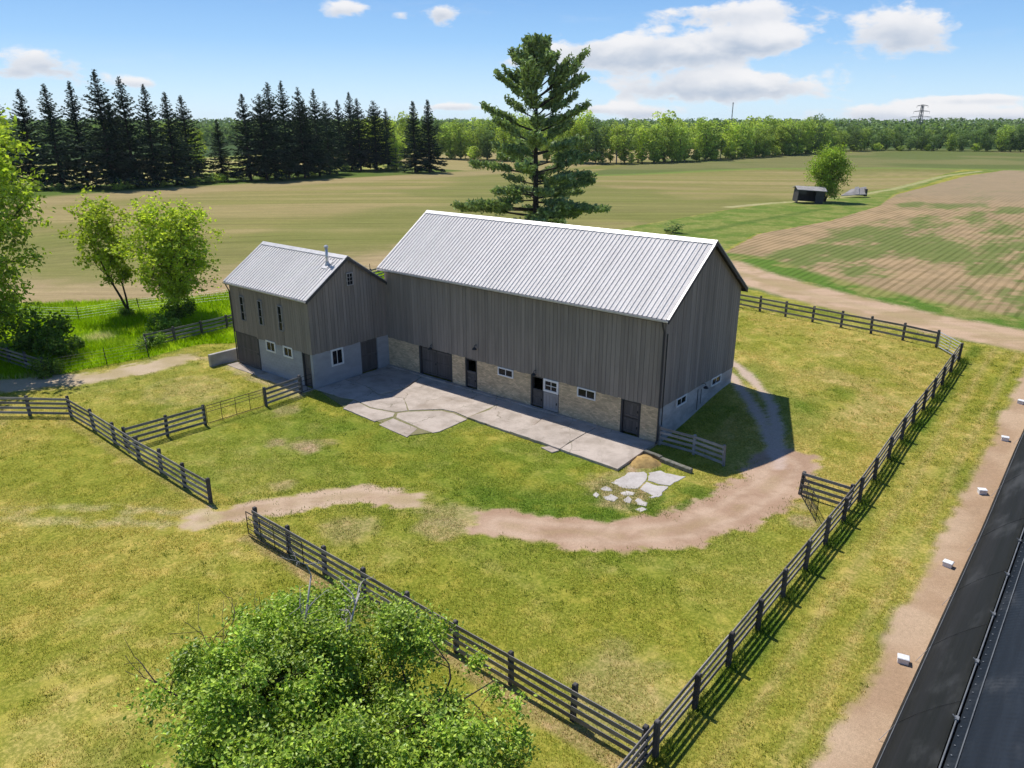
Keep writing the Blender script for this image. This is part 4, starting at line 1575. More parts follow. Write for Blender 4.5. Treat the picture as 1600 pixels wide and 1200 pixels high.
# ------------------------------------------------------------------ black tunnel on the right
tun = thing('poly_tunnel', 'long low tunnel with black woven covers at the right edge', 'tunnel', (20, 0, 0))
T = Part(tun)
ty = np.arange(-40, 60.1, 1.5)


def strip(profile, mat, name, parent=None, smooth=True, th=.02, sag=0):
    """profile: list of (x, z); extruded along y over the land"""
    P0 = np.array(profile, float)
    V = []
    for j, y in enumerate(ty):
        zz = hzf(16, y)
        for k, (x, z) in enumerate(P0):
            V.append((x, y, z + zz + (sag * (-1) ** j * (0 < k < len(P0) - 1))))
    for j, y in enumerate(ty):
        zz = hzf(16, y)
        for x, z in P0:
            V.append((x, y, z + zz - th))
    m = len(P0)
    n = len(ty)
    F = []
    for j in range(n - 1):
        for k in range(m - 1):
            a = j * m + k
            F.append([a, a + 1, a + m + 1, a + m])
            F.append([n * m + a, n * m + a + m, n * m + a + m + 1, n * m + a + 1])
    for j in range(n - 1):
        for k in (0, m - 1):
            a = j * m + k
            F.append([a, a + m, n * m + a + m, n * m + a])
    mb = MB()
    mb.add(V, F)
    return T.obj(mb, name, mat, parent, smooth)


strip([(16.0, -.05), (16.02, .2), (16.10, .5), (16.17, .62)], M['cover'], 'skirt')
strip([(16.17, .64), (16.5, 1.0), (16.9, 1.38), (17.25, 1.68), (17.55, 1.9)], M['cover'], 'side_cover', sag=.006)
strip([(17.68, 1.92), (18.3, 2.32), (19.0, 2.68), (19.8, 2.98), (20.6, 3.15), (21.4, 3.2), (22.2, 3.12), (23.0, 2.9), (23.8, 2.55), (24.6, 2.0), (25.2, 1.4), (25.6, .7), (25.7, 0)], M['cover2'], 'roof_cover', sag=.012)
mb = MB()
mb.tube([(17.61, y, 1.96 + hzf(16, y)) for y in ty], .024, 8)
pipe = T.obj(mb, 'ridge_pipe', M['dullpipe'], None, True)
cl = MB()
cl.box(-.05, .05, -.08, .08, -.05, .06)
cl.tube([(0, -.05, .05), (-.12, -.02, .12)], .02, 5)
clm = cl.mesh('clamp', M['dullpipe'])
for y in np.arange(-30, 50, 3.0):
    link('clamp', clm, tun, Vector((17.61, y, 1.96 + hzf(16, y))) + Vector(T.loc))
bm_ = MB()
bm_.tube([(0, 0, 0), (0, 0, .035)], .022, 6)
bme = bm_.mesh('bolt', M['dullpipe'])
for y in np.arange(-22, 14, .42):
    link('bolt', bme, tun, Vector((17.76, y, 1.975 + hzf(16, y))) + Vector(T.loc))
mb = MB()
mb.tube([(16.17, y, .66 + hzf(16, y)) for y in ty], .013, 5)
T.obj(mb, 'hem_wire', M['dullpipe'])
mb = MB()
mb.tube([(17.93, y, 2.13 + hzf(16, y) + .01 * math.sin(y * 1.7)) for y in ty], .016, 5)
T.obj(mb, 'edge_strip', M['dullpipe'])
for y in (-14.6, -10.1, -6.0, -1.0, 4.5, 11, 18):
    mb = MB()
    g = hzf(16, y)
    mb.tube([(16.18, y, .64 + g), (16.0, y - .15, .3 + g), (15.85, y - .3, .02 + g)], .01, 4)
    T.obj(mb, 'tie_rope', M['flash'])
    mb = MB()
    mb.tube([(16.20, y, .68 + g), (16.6, y + .15, 1.13 + g), (17.0, y + .3, 1.50 + g), (17.6, y + .5, 1.97 + g)], .006, 4)
    T.obj(mb, 'tie_rope', M['darkpipe'])

# white boxes standing along the tunnel foot
wl_ = ['white box beside the tunnel, lowest in the photo', 'white box beside the tunnel, second from the bottom', 'white box beside the tunnel, middle of the five',
       'white box beside the tunnel, next below the farthest', 'white box beside the tunnel, farthest up the dirt strip']
for i, (x, y) in enumerate([(15.52, -10.7), (15.45, -3.15), (15.45, 4.35), (15.4, 11.0), (15.32, 17.4)]):
    root = thing('white_box', wl_[i], 'box', (x, y, hzf(x, y)), [.25, -.1, .5, .15, -.2][i], 'white boxes along the tunnel foot')
    if i == 0:
        mb = MB()
        mb.bev(-.17, .17, -.13, .13, -.02, .19, .03)
        bx = mb.mesh('body', M['plastic'])
        mb = MB()
        mb.bev(-.19, .19, -.15, .15, .19, .235, .02)
        ld = mb.mesh('lid', M['plastic'])
    link('body', bx, root)
    link('lid', ld, root)

# ------------------------------------------------------------------ foliage
def rnd_unit(rng, n):
    v = rng.normal(size=(n, 3))
    return v / np.linalg.norm(v, axis=1, keepdims=True)


def leaf_quads(rng, C, size, aspect=.5, up=.4, szvar=.35, axis=None):
    """one small four-cornered leaf per centre"""
    n = len(C)
    a = rnd_unit(rng, n) if axis is None else axis + rnd_unit(rng, n) * .45
    a[:, 2] *= .7
    a /= np.linalg.norm(a, axis=1, keepdims=True)
    nn = rnd_unit(rng, n)
    nn[:, 2] = np.abs(nn[:, 2]) + up
    b = np.cross(nn, a)
    b /= np.linalg.norm(b, axis=1, keepdims=True) + 1e-9
    nn = np.cross(a, b)
    s = size * (1 + rng.uniform(-szvar, szvar, (n, 1)))
    V = np.empty((n, 4, 3))
    V[:, 0] = C - a * s * .5
    V[:, 1] = C + b * s * aspect * .5 + nn * s * .08
    V[:, 2] = C + a * s * .5 - nn * s * .05
    V[:, 3] = C - b * s * aspect * .5 + nn * s * .08
    return V.reshape(-1, 3), np.arange(n * 4).reshape(-1, 4)


def skeleton(rng, height, r0, crown0, spread, depth=3, n_limb=9, droop=0.0, lean=(0, 0), ratio=.62, rise=.55, forks=1):
    """trunk(s) with limbs and twigs; returns tubes [(pts, ra, rb)] and twig tips with direction"""
    tubes, tips = [], []

    def branch(p, d, ln, r, dep):
        k = 4
        pts = [p]
        q = p
        for i in range(k):
            d = d + Vector(rng.normal(0, .16, 3)) + Vector((0, 0, .10 if dep < 2 else -.02 - droop))
            d.normalize()
            q = q + d * (ln / k)
            pts.append(q)
        tubes.append((pts, r, max(.008, r * .45)))
        if dep >= depth:
            tips.append((q, d))
            tips.append(((pts[2] + pts[3]) / 2, d))
            return
        nchild = 4 if dep == 1 else 3
        for c in range(nchild):
            f = .35 + .65 * (c + rng.uniform(0, .8)) / nchild
            i = min(k - 1, int(f * k))
            b = pts[i].lerp(pts[i + 1], min(1, f * k - i))
            ax = d.orthogonal().normalized()
            ax.rotate(Matrix.Rotation(rng.uniform(0, 2 * math.pi), 3, d))
            nd = (d * rng.uniform(.55, .9) + ax * rng.uniform(.6, 1.0)).normalized()
            branch(b, nd, ln * ratio * rng.uniform(.75, 1.2), r * .5, dep + 1)
        branch(q, d, ln * ratio * .9, r * .45, dep + 1)

    for fk in range(forks):
        d = Vector((lean[0], lean[1], 1)) + Vector(rng.normal(0, (.09 if forks == 1 else .10), 3)) * 1.0
        d.normalize()
        p = Vector((0, 0, -.15)) if fk == 0 else Vector((rng.normal(0, .15), rng.normal(0, .15), -.1))
        k = 9
        pts = [p]
        hh = height * rng.uniform(.82, .95)
        for i in range(k):
            d = (d + Vector(rng.normal(0, .05, 3))).normalized()
            p = p + d * hh / k
            pts.append(p)
        tubes.append((pts, r0 if fk == 0 else r0 * .8, r0 * .12))
        for i in range(n_limb):
            f = crown0 + (1 - crown0) * (i + rng.uniform(0, .9)) / n_limb
            f = min(f, .98)
            j = min(k - 1, int(f * k))
            b = pts[j].lerp(pts[j + 1], f * k - j)
            az = i * 2.4 + rng.uniform(-.4, .4)
            prof = math.sin(math.pi * min(1, .22 + .78 * (1 - (f - crown0) / (1 - crown0 + 1e-6)))) ** .6
            ln = spread * (.35 + .65 * prof) * rng.uniform(.5, .72)
            el = rise + .35 * f + rng.normal(0, .1)
            nd = Vector((math.cos(az) * math.cos(el), math.sin(az) * math.cos(el), math.sin(el)))
            branch(b, nd, ln, r0 * .36 * (1.1 - f * .6), 1)
    return tubes, tips


def tube_mesh(name, tubes, mat, n=5, minr=0.0):
    mb = MB()
    for pts, ra, rb in tubes:
        if ra < minr:
            continue
        mb.tube(pts, ra, n if ra > .03 else 4, rb)
    return mb.mesh(name, mat, True)


def tree_from(rng, tubes, tips, leaf_n, leaf_size, cluster, lmat, bmat, aspect=.55, thin=0, minr=0.0, up=.4):
    T_ = np.array([tuple(t[0]) for t in tips])
    idx = rng.integers(0, len(T_), leaf_n)
    Cn = T_[idx] + rng.normal(0, 1, (leaf_n, 3)) * cluster * rng.uniform(.5, 1.15, (len(T_), 1))[idx]
    Cn = Cn[Cn[:, 2] > .3]
    V, F = leaf_quads(rng, Cn, leaf_size, aspect, up)
    crown = mesh_np('crown', V, F, M[lmat])
    trunk = tube_mesh('trunk', tubes, M[bmat], 7, minr)
    return trunk, crown


def plant_tree(name, label, cat, loc, trunk, crown, rotz=0, sc=(1, 1, 1), group=None):
    root = thing(name, label, cat, loc, rotz, group)
    root.scale = sc
    link('trunk', trunk, root)
    link('crown', crown, root)
    return root


# --- old apple tree in the foreground
rng = np.random.default_rng(77)
tubes, tips = [], []


def apple():
    rng = np.random.default_rng(78)
    tub, tip = skeleton(rng, 4.2, .30, .22, 6.6, 4, 11, .03, (.02, 0), .62, .42)
    # squash to a broad dome about 10.6 m across
    return rng, tub, tip


rng, tubes, tips = apple()
tp = np.array([tuple(t[0]) for t in tips])
keep = tp[:, 2] > .7
tp = tp[keep]
# scale so that the dome has the wanted reach
reach = np.percentile(np.hypot(tp[:, 0], tp[:, 1]), 96)
k = 5.6 / reach
zk = 4.5 / np.percentile(tp[:, 2], 97)


def rs(p):
    return Vector((p[0] * k, p[1] * k, p[2] * zk))


tubes = [([rs(p) for p in pts], a, b) for pts, a, b in tubes]
tubes = [q for q in tubes if math.hypot(q[0][-1].x, q[0][-1].y) < 5.5 and q[0][-1].z < 4.6]
tp = tp * np.array([k, k, zk])
# gaps: thin the crown in a noise pattern
nz = fbm(tp[:, 0] + 3, tp[:, 1] * 1.0 + tp[:, 2], .55, 3, 63)
zc = 5.0 * np.sqrt(np.clip(1 - (np.hypot(tp[:, 0] - .3, tp[:, 1] - .2) / 6.9) ** 2, 0, 1)) + .2
tp = tp[(nz > .37) & (tp[:, 2] < zc * (.84 + .30 * fbm(tp[:, 0], tp[:, 1], .8, 2, 5))) & (np.hypot(tp[:, 0], tp[:, 1]) < 5.6 + 1.3 * (fbm(np.arctan2(tp[:, 1], tp[:, 0]) * 2 + 9, tp[:, 2], .9, 2, 3) - .5))]
n_leaf = 230000
idx = rng.integers(0, len(tp), n_leaf)
cs = rng.uniform(.10, .30, (len(tp), 1))
Cn = tp[idx] + rng.normal(0, 1, (n_leaf, 3)) * cs[idx]
V, F = leaf_quads(rng, Cn, .115, .62, .6)
crown_m = mesh_np('crown', V, F, M['leaf_apple'])
trunk_m = tube_mesh('trunk', tubes, M['bark'], 8)
apple_root = thing('apple_tree', 'broad leafy old apple tree in the bottom foreground', 'tree', (4.95, -27.35, 0))
link('trunk', trunk_m, apple_root)
link('crown', crown_m, apple_root)


def dead_branch(base, d, ln, seed):
    rng = np.random.default_rng(seed)
    tub = []

    def br(p, d, ln, r, dep):
        pts = [p]
        q = p
        for i in range(4):
            d = (d + Vector(rng.normal(0, .2, 3))).normalized()
            q = q + d * ln / 4
            pts.append(q)
        tub.append((pts, r, r * .5))
        if dep < 3:
            for c in range(4):
                i = rng.integers(1, 5)
                nd = (d + Vector(rng.normal(0, .75, 3))).normalized()
                br(pts[i], nd, ln * .5 * rng.uniform(.6, 1.2), r * .5, dep + 1)
    br(Vector(base), Vector(d).normalized(), ln, .045, 0)
    link('dead_branch', tube_mesh('dead_branch', tub, M['deadwood'], 5), apple_root)


dead_branch((-1.6, 1.2, 3.8639999999999994), (-.35, .35, .9), 2.0, 1)
dead_branch((-.6, 1.8, 4.1160000000000005), (.1, .5, .8), 1.5, 2)

# --- bright trees left of the small barn
rng = np.random.default_rng(301)
tu, ti = skeleton(rng, 10.6, .17, .30, 4.6, 3, 10, 0, (-.02, 0), .62, .75, 2)
t1, c1 = tree_from(rng, tu, ti, 4200, .38, .34, 'leaf_spring', 'bark', .75)
plant_tree('young_tree', 'slender sparse spring tree with twin trunks left of the fuller one', 'tree', (-54.4, -5.1, 0), t1, c1, 0, (.82, .82, .84))
rng = np.random.default_rng(305)
tu, ti = skeleton(rng, 10.4, .24, .20, 6.4, 3, 13, 0, (0, 0), .62, .72, 3)
t1, c1 = tree_from(rng, tu, ti, 12500, .40, .38, 'leaf_spring', 'bark', .75)
plant_tree('young_tree', 'bright yellow green spring tree in full leaf beside smaller barn', 'tree', (-49.5, -2.7, 0), t1, c1, 0, (.80, .80, .74))
rng = np.random.default_rng(311)
tu, ti = skeleton(rng, 15.5, .38, .10, 8.6, 3, 20, .02, (.03, .02), .62, .45, 2)
t1, c1 = tree_from(rng, tu, ti, 34000, .42, .52, 'leaf_ash', 'bark', .62)
plant_tree('ash_tree', 'tall light green tree cut off by the left photo edge', 'tree', (-52.6, -18.6, 0), t1, c1, 0, (.86, .86, .98))
# its neighbour stands just outside the picture and throws the dappled shade on the lane
plant_tree('ash_tree', 'leafy tree beyond the left photo edge shading the lane', 'tree', (-47.5, -25.5, 0), t1, c1, 2.1, (.82, .82, .78))


def shrub_mesh(seed, n, r, h, size, mat):
    rng = np.random.default_rng(seed)
    lobes = rng.normal(0, 1, (7, 3)) * np.array([r * .5, r * .5, h * .2]) + np.array([0, 0, h * .5])
    rad = rng.uniform(.35, .6, 7) * r
    i = rng.integers(0, 7, n)
    C_ = lobes[i] + rnd_unit(rng, n) * (rad[i] * rng.uniform(.5, 1.05, n))[:, None]
    C_[:, 2] = np.abs(C_[:, 2])
    V, F = leaf_quads(rng, C_, size, .6, .4)
    return mesh_np('crown', V, F, M[mat])


shm = [shrub_mesh(401 + i, 1900, 1.5, 1.9, .22, 'leaf_shrub') for i in range(3)]
stem = MB()
for a in range(5):
    stem.tube([(0, 0, -.1), (.25 * math.cos(a * 1.3), .25 * math.sin(a * 1.3), .7), (.6 * math.cos(a * 1.3), .6 * math.sin(a * 1.3), 1.3)], .03, 4, .01)
stem_m = stem.mesh('stem', M['bark'])


def shrub(label, x, y, s, i, group, h=1.0):
    root = thing('shrub', label, 'shrub', (x, y, hzf(x, y)), i * 1.7, group)
    root.scale = (s, s, s * h)
    link('stem', stem_m, root)
    link('crown', shm[i % 3], root)
    return root


SG = 'shrubs at the trees left of the barns'
shrub('leafy bush at the foot of the bright spring tree', -48.3, -3.4, 1.0, 0, SG)
shrub('leafy bush in front of the dark fence end', -45.2, -6.4, .9, 1, SG)
shrub('low bush under the slender twin trunk tree', -53.4, -5.6, .5, 2, SG)
shrub('wide bush at the left edge above the shaded fence', -47.5, -15.5, 1.5, 0, SG, 1.1)
shrub('leafy bush right of the tall light green tree', -44.6, -15.0, 1.15, 1, SG)
shrub('dark bush growing over the corner of the shaded fence', -40.4, -17.0, .75, 2, SG)
shrub('small bush at the far end of the wire fence', -41.3, -9.3, .7, 0, SG)

# --- lone tree, shed and wreck out in the field
rng = np.random.default_rng(501)
tu, ti = skeleton(rng, 9.6, .34, .22, 6.6, 3, 17, 0, (-.03, 0), .6, .5, 2)
t1, c1 = tree_from(rng, tu, ti, 12000, .44, .62, 'leaf_lone', 'bark', .75)
lz = hzf(-31, 122)
plant_tree('field_tree', 'single round green tree beside the dark shed in the field', 'tree', (-31.0, 122.5, lz), t1, c1, 0, (.68, .68, .75))

sr = thing('field_shed', 'small leaning dark shed with open front under the single field tree', 'shed', (-33.0, 118.3, lz), R(36))
mb = MB()
mb.box(-2.5, -2.35, -1.6, 1.6, 0, 2.5)
mb.box(2.35, 2.5, -1.6, 1.6, 0, 2.6)
mb.box(-2.35, 2.35, 1.48, 1.6, 0, 2.7)
mb.box(-2.35, -1.0, -1.6, -1.5, 1.7, 2.5)
mb.box(.9, 2.35, -1.6, -1.5, 0, 2.6)
mb.build('wall', M['trim'], sr, (0, 0, 0), False, (R(2), R(4), 0))
mb = MB()
V = [(-2.9, -1.95, 2.5), (2.8, -1.95, 2.55), (2.8, 0, 3.15), (-2.9, 0, 3.0)]
mb.add(V + [(v[0], v[1], v[2] - .1) for v in V], BOXF.tolist())
V = [(-2.9, 0, 3.0), (2.8, 0, 3.15), (2.8, 1.95, 2.6), (-2.9, 1.95, 2.5)]
mb.add(V + [(v[0], v[1], v[2] - .1) for v in V], BOXF.tolist())
mb.build('roof', M['palefence'], sr, (0, 0, 0), False, (R(2), R(4), 0))

wr = thing('collapsed_shed', 'collapsed dark shed with roof fallen in behind the field tree', 'shed', (-30.0, 138.3, lz), R(30))
mb = MB()
V = [(-3.0, -1.4, .1), (2.2, -1.5, .5), (2.4, .6, 1.9), (-.6, .7, 1.3)]
mb.add(V + [(v[0], v[1], v[2] - .12) for v in V], BOXF.tolist())
V = [(-.4, -1.5, .2), (.6, -1.6, .35), (.9, .4, 1.75), (.1, .5, 1.7)]
mb.add([(v[0], v[1], v[2] + .12) for v in V] + [(v[0], v[1], v[2] + .04) for v in V], BOXF.tolist())
mb.build('roof', M['palefence'], wr)
mb = MB()
mb.box(1.9, 2.3, -1.3, .9, 0, 1.5)
mb.box(-.8, 1.9, .55, .7, 0, 1.2)
mb.build('wall', M['trim'], wr)

# --- spruces of the windbreak
def spruce(seed, h, r, bare):
    rng = np.random.default_rng(seed)
    Cs, ax = [], []
    z = bare
    while z < h - .25:
        t = (z - bare) / (h - bare)
        n = rng.integers(5, 8)
        a0 = rng.uniform(0, 6.28)
        for i in range(n):
            a = a0 + 6.283 * i / n + rng.normal(0, .2)
            ln = (r * 1.55 * (1 - t) ** .86 + .12) * rng.uniform(.62, 1.12)
            if rng.random() < .06:
                continue
            zj = rng.normal(0, .28)
            k = max(2, int(ln / .42))
            dr = -.35 + .75 * t
            for j in range(k):
                f = (j + .6) / k
                rad = ln * f
                zz = z + zj + rad * dr + .35 * rad * f * (.5 + t) * .7
                sp = .18 + .22 * rad * .35
                for m in range(3 if t < .6 else 5):
                    w = rng.normal(0, sp)
                    Cs.append((rad * math.cos(a) - w * math.sin(a), rad * math.sin(a) + w * math.cos(a), zz - abs(rng.normal(0, .22))))
                    ax.append((math.cos(a), math.sin(a), .15 + .5 * t - .3 * (1 - t) + (-.8 if m == 2 else 0)))
        z += .48 + .26 * (1 - t) * rng.uniform(.6, 1.3)
    Cs.append((0, 0, h - .1))
    ax.append((0, 0, 1.5))
    Cs = np.array(Cs)
    V, F = leaf_quads(rng, Cs, (.38 + .80 * (1 - np.clip(Cs[:, 2] / h, 0, 1)) ** .8)[:, None], .42, .3, .3, np.array(ax))
    crown = mesh_np('crown', V, F, M['needle_spruce'])
    mb = MB()
    mb.tube([(0, 0, -.3), (.05, 0, h * .3), (0, .05, h * .65), (0, 0, h * .97)], .42, 6, .05)
    for i in range(10):
        a = rng.uniform(0, 6.28)
        zz = rng.uniform(1.2, bare + 2)
        ln = rng.uniform(.8, 2.2)
        mb.tube([(0, 0, zz), (ln * math.cos(a), ln * math.sin(a), zz - .3)], .05, 4, .015)
    return mb.mesh('trunk', M['bark']), crown


SPR = [spruce(601, 24, 5.2, 3.2), spruce(602, 24, 4.6, 2.6), spruce(603, 24, 5.6, 3.6), spruce(604, 24, 4.2, 2.4), spruce(605, 24, 3.9, 1.4)]
ORD = ['first', 'second', 'third', 'fourth', 'fifth', 'sixth', 'seventh', 'eighth', 'ninth', 'tenth', 'eleventh', 'twelfth', 'thirteenth', 'fourteenth', 'fifteenth', 'sixteenth']
row1 = [(-183, 26.6, 22.6), (-184.2, 33.1, 22.1), (-177.5, 36.2, 23.1), (-179.8, 42.6, 23.9), (-172.9, 47.5, 20.7), (-170.4, 44.6, 25.9), (-171, 50.2, 24.6), (-167.8, 54.0, 23.2), (-169, 59.5, 21.6), (-174.8, 66.5, 21.0), (-172.2, 74.0, 15.5)]
row2 = [(-169.5, 80.5, 21.7), (-164.5, 82.3, 21.8), (-166.7, 86.6, 24.4), (-167.6, 91.4, 25.0), (-165.6, 95.2, 23.4), (-168.4, 98.4, 20.0), (-169.6, 103.2, 23.4), (-174.4, 110.5, 20.6), (-184.0, 122.6, 21.2), (-183.6, 127.0, 23.6), (-178.8, 126.2, 21.5), (-176.9, 131.2, 21.2), (-180.2, 139.0, 18.6)]
row3 = [(-160.2, 132.6, 20.9), (-157.4, 136.2, 21.3)]
rng = np.random.default_rng(9)
ci = 0
for row, where in ((row1, 'tall dark spruce, {} from the left in the left windbreak clump'), (row2, 'tall dark spruce, {} from the left in the middle windbreak clump'), (row3, None)):
    for i, (x, y, h) in enumerate(row):
        lab = where.format(ORD[i]) if where else ('dark spruce, left one of the close pair apart from the windbreak' if i == 0 else 'dark spruce, right one of the close pair apart from the windbreak')
        tr_, cr_ = SPR[4] if where is None else SPR[int(rng.integers(0, 4))]
        s = h / 24
        w = s * rng.uniform(.9, 1.12)
        plant_tree('spruce_tree', lab, 'tree', (x, y, hzf(x, y)), tr_, cr_, rng.uniform(0, 6.28), (w, w, s), 'spruces of the windbreak')
        ci += 1
# birch stem and light trees among the spruces
def broadleaf(seed, h, r, n, size, mat, trunk_h=.06, lob=17, slim=1.0):
    """woodland tree: many overlapping leaf clumps on a forked trunk, ragged outline"""
    rng = np.random.default_rng(seed)
    lobes, rad = [], []
    for i in range(lob):
        t = (i + .5) / lob
        z = h * (trunk_h + (1 - trunk_h) * t * .93)
        prof = math.sin(math.pi * min(1, .18 + .80 * (1 - t) ** .8)) ** .7
        a = i * 2.4 + rng.uniform(-.5, .5)
        q = r * prof * rng.uniform(.35, .75) * slim
        lobes.append((q * math.cos(a), q * math.sin(a), z + rng.normal(0, .03 * h)))
        rad.append(r * (.26 + .26 * prof) * rng.uniform(.6, 1.2))
    lobes = np.array(lobes)
    rad = np.array(rad)
    i = rng.integers(0, lob, n)
    u = rnd_unit(rng, n)
    u[:, 2] = u[:, 2] * .8 + .12
    C_ = lobes[i] + u * (rad[i] * rng.uniform(.55, 1.08, n) ** .7)[:, None]
    nz = fbm(C_[:, 0] * 1.0 + seed, C_[:, 1] + C_[:, 2] * 1.3, .55, 3, seed)
    C_ = C_[(nz > .40) & (C_[:, 2] > .4)]
    V, F = leaf_quads(rng, C_, size, .8, .5)
    crown = mesh_np('crown', V, F, M[mat])
    mb = MB()
    mb.tube([(0, 0, -.4), (.1, 0, h * .3), (.0, .1, h * .6), (0, 0, h * .85)], .028 * h * .6, 6, .04)
    for k in range(0, lob, 2):
        p = lobes[k]
        mb.tube([(0, 0, max(.8, p[2] * .55)), (p[0] * .5, p[1] * .5, p[2] * .8), tuple(p)], .012 * h * .5, 4, .03)
    return mb.mesh('trunk', M['palebark']), crown


BL = [broadleaf(701, 16, 5.2, 3400, .66, 'leaf_wood'), broadleaf(702, 16, 4.6, 3000, .66, 'leaf_wood2'), broadleaf(703, 16, 5.8, 3600, .7, 'leaf_wood3'),
      broadleaf(704, 16, 4.2, 2600, .62, 'leaf_wood2', .05), broadleaf(705, 16, 5.0, 3200, .66, 'leaf_wood', .04), broadleaf(706, 16, 5.4, 3200, .7, 'leaf_wood3', .04),
      broadleaf(707, 16, 3.6, 1500, .5, 'leaf_wood2', .25, 11, 1.1)]
SMALLB = [broadleaf(721, 5, 3.0, 900, .55, 'leaf_wood2', .05, 7), broadleaf(722, 5, 3.2, 900, .55, 'leaf_wood', .05, 7), broadleaf(723, 5, 3.2, 900, .5, 'leaf_wood3', .03, 7)]
rng = np.random.default_rng(15)


def wood_tree(label, x, y, h, kind, group, wscale=1.0):
    tr_, cr_ = BL[kind]
    s = h / 16
    w = s * wscale * rng.uniform(.9, 1.2)
    plant_tree('woodland_tree', label, 'tree', (x, y, hzf(x, y)), tr_, cr_, rng.uniform(0, 6.28), (w, w, s), group)


# beyond and between the spruces
for (x, y, h, k, lab) in [(-190, 72, 14.5, 0, 'rounded green tree in the gap between the two spruce clumps, left one'), (-196, 80, 13, 1, 'rounded green tree in the gap between the two spruce clumps, right one'),
                          (-181, 134, 16.5, 1, 'bright green tree right of the middle spruce clump'), (-176, 139, 11, 3, 'smaller bright green tree left of the spruce pair'),
                          (-192, 150, 16, 3, 'bright green tree behind the spruce pair')]:
    wood_tree(lab, x, y, h, k, 'green trees among the spruces')
# the wood edge, front rank and back rank: x runs along the picture
def along(path, n):
    P_ = np.array(path, float)
    d = np.concatenate([[0], np.cumsum(np.hypot(*np.diff(P_, axis=0).T))])
    s = np.linspace(0, d[-1], n)
    return np.stack([np.interp(s, d, P_[:, 0]), np.interp(s, d, P_[:, 1])], 1)


W1 = along([(-236, 172), (-212, 198), (-190, 203), (-160, 210)], 15)
W2_ = along([(-156, 211), (-139, 214), (-129, 230), (-123, 256), (-117, 290), (-114, 330), (-112, 362)], 30)
W3_ = along([(-112, 380), (-96, 402), (-74, 418), (-50, 432), (-38, 440), (-14, 448), (20, 455)], 26)
for path, lab, grp, hr in ((W1, 'leafy tree at the wood edge between spruce pair and pine', 'wood edge trees left of the pine', (12.0, 15.5)),
                           (W2_, 'leafy tree at the wood edge right of the big pine', 'wood edge trees right of the pine', (12.0, 16.0)),
                           (W3_, 'dark leafy tree in the far hedge behind the single field tree', 'far hedge trees', (9.6, 12.8))):
    for rank in range(2):
        for i, (x, y) in enumerate(path):
            nx, ny = (-.64, .77)
            off = rank * 9 + rng.uniform(-2, 2)
            if grp == 'far hedge trees':
                k = int(rng.choice([0, 2, 2, 5, 5, 4]))
            else:
                k = int(rng.choice([0, 1, 1, 3, 3, 4, 4, 2, 6]))
            h = rng.uniform(*hr) * (1.0 + .08 * rank) * rng.choice([.70, .84, .95, 1.0, 1.0, 1.12])
            tone = {0: 'mid green', 4: 'mid green', 1: 'pale yellow green', 3: 'pale yellow green', 2: 'dark green', 5: 'dark green', 6: 'thin loose'}[k]
            lb = (tone + lab[lab.index(' tree'):]).replace('at the', 'in front at the' if rank == 0 else 'set back at the').replace('in the far', 'in the front of the far' if rank == 0 else 'in the back of the far')
            wood_tree(lb, x + nx * off + rng.uniform(-1.5, 1.5), y + ny * off + rng.uniform(-1.5, 1.5), h, k, grp)
for path, lab in ((W1, 'low bush along the wood edge left of the big pine'), (W2_, 'low bush along the wood edge right of the big pine'), (W3_, 'low bush along the foot of the far hedge')):
    for i, (x, y) in enumerate(path[::2]):
        tr_, cr_ = SMALLB[i % 2]
        s = rng.uniform(.5, 1.0)
        plant_tree('bush', lab, 'bush', (x + .64 * 4 + rng.uniform(-1, 1), y - .77 * 4 + rng.uniform(-1, 1), hzf(x, y)), tr_, cr_, rng.uniform(0, 6), (s * 1.3, s * 1.3, s), lab + 's')
# scrub along the foot of the windbreak
for i in range(34):
    y = 22 + i * 3.5 + rng.uniform(-1, 1)
    xb = -168 - 6 * math.sin((y - 60) * .03) + rng.uniform(-2.5, 2) + (-9 if y < 40 else 0) + (-6 if 105 < y < 130 else 0)
    tr_, cr_ = SMALLB[i % 2]
    s = rng.uniform(.22, .5)
    plant_tree('bush', 'low scrub bush at the foot of the spruce windbreak', 'bush', (xb, y, hzf(xb, y)), tr_, cr_, rng.uniform(0, 6), (s * 1.6, s * 1.6, s), 'scrub under the windbreak')
# scrub by the far hedge on the right and by the lane
plant_tree('bush', 'lone low bush on the grass behind the large barn roof', 'bush', (-33, 63, hzf(-33, 63)), *SMALLB[2], 1.0, (.62, .5, .26))


def far_wood():
    """the woods that close the horizon, one mass"""
    rng = np.random.default_rng(88)
    Vs, Fs = [], []
    n0 = 0
    per = 150
    for ring, (d0, hgt) in enumerate(((560, 13), (800, 14.5), (1150, 17))):
        nt = int(d0 * 1.15)
        for i in range(nt // 3):
            a = -1.45 + 1.55 * i / (nt // 3)
            d = d0 * (1 + rng.uniform(-.05, .05))
            cx, cy = 18 + d * math.sin(a), -35 + d * math.cos(a)
            r = rng.uniform(5, 8) * (1 + ring * .25)
            h = hgt * rng.uniform(.8, 1.08)
            C_ = rnd_unit(rng, per) * np.array([r, r, h * .5]) * rng.uniform(.7, 1.05, (per, 1)) + np.array([cx, cy, 2 + h * .5])
            V, F = leaf_quads(rng, C_, 1.9 + ring * .5, .85, .6)
            Vs.append(V)
            Fs.append(F + n0)
            n0 += len(V)
    me = mesh_np('distant_wood', np.concatenate(Vs), np.concatenate(Fs), M['leaf_wood3'])
    o = link('distant_wood', me)
    tag(o, 'dark distant woods closing the horizon', 'woods', None, 'stuff')


far_wood()

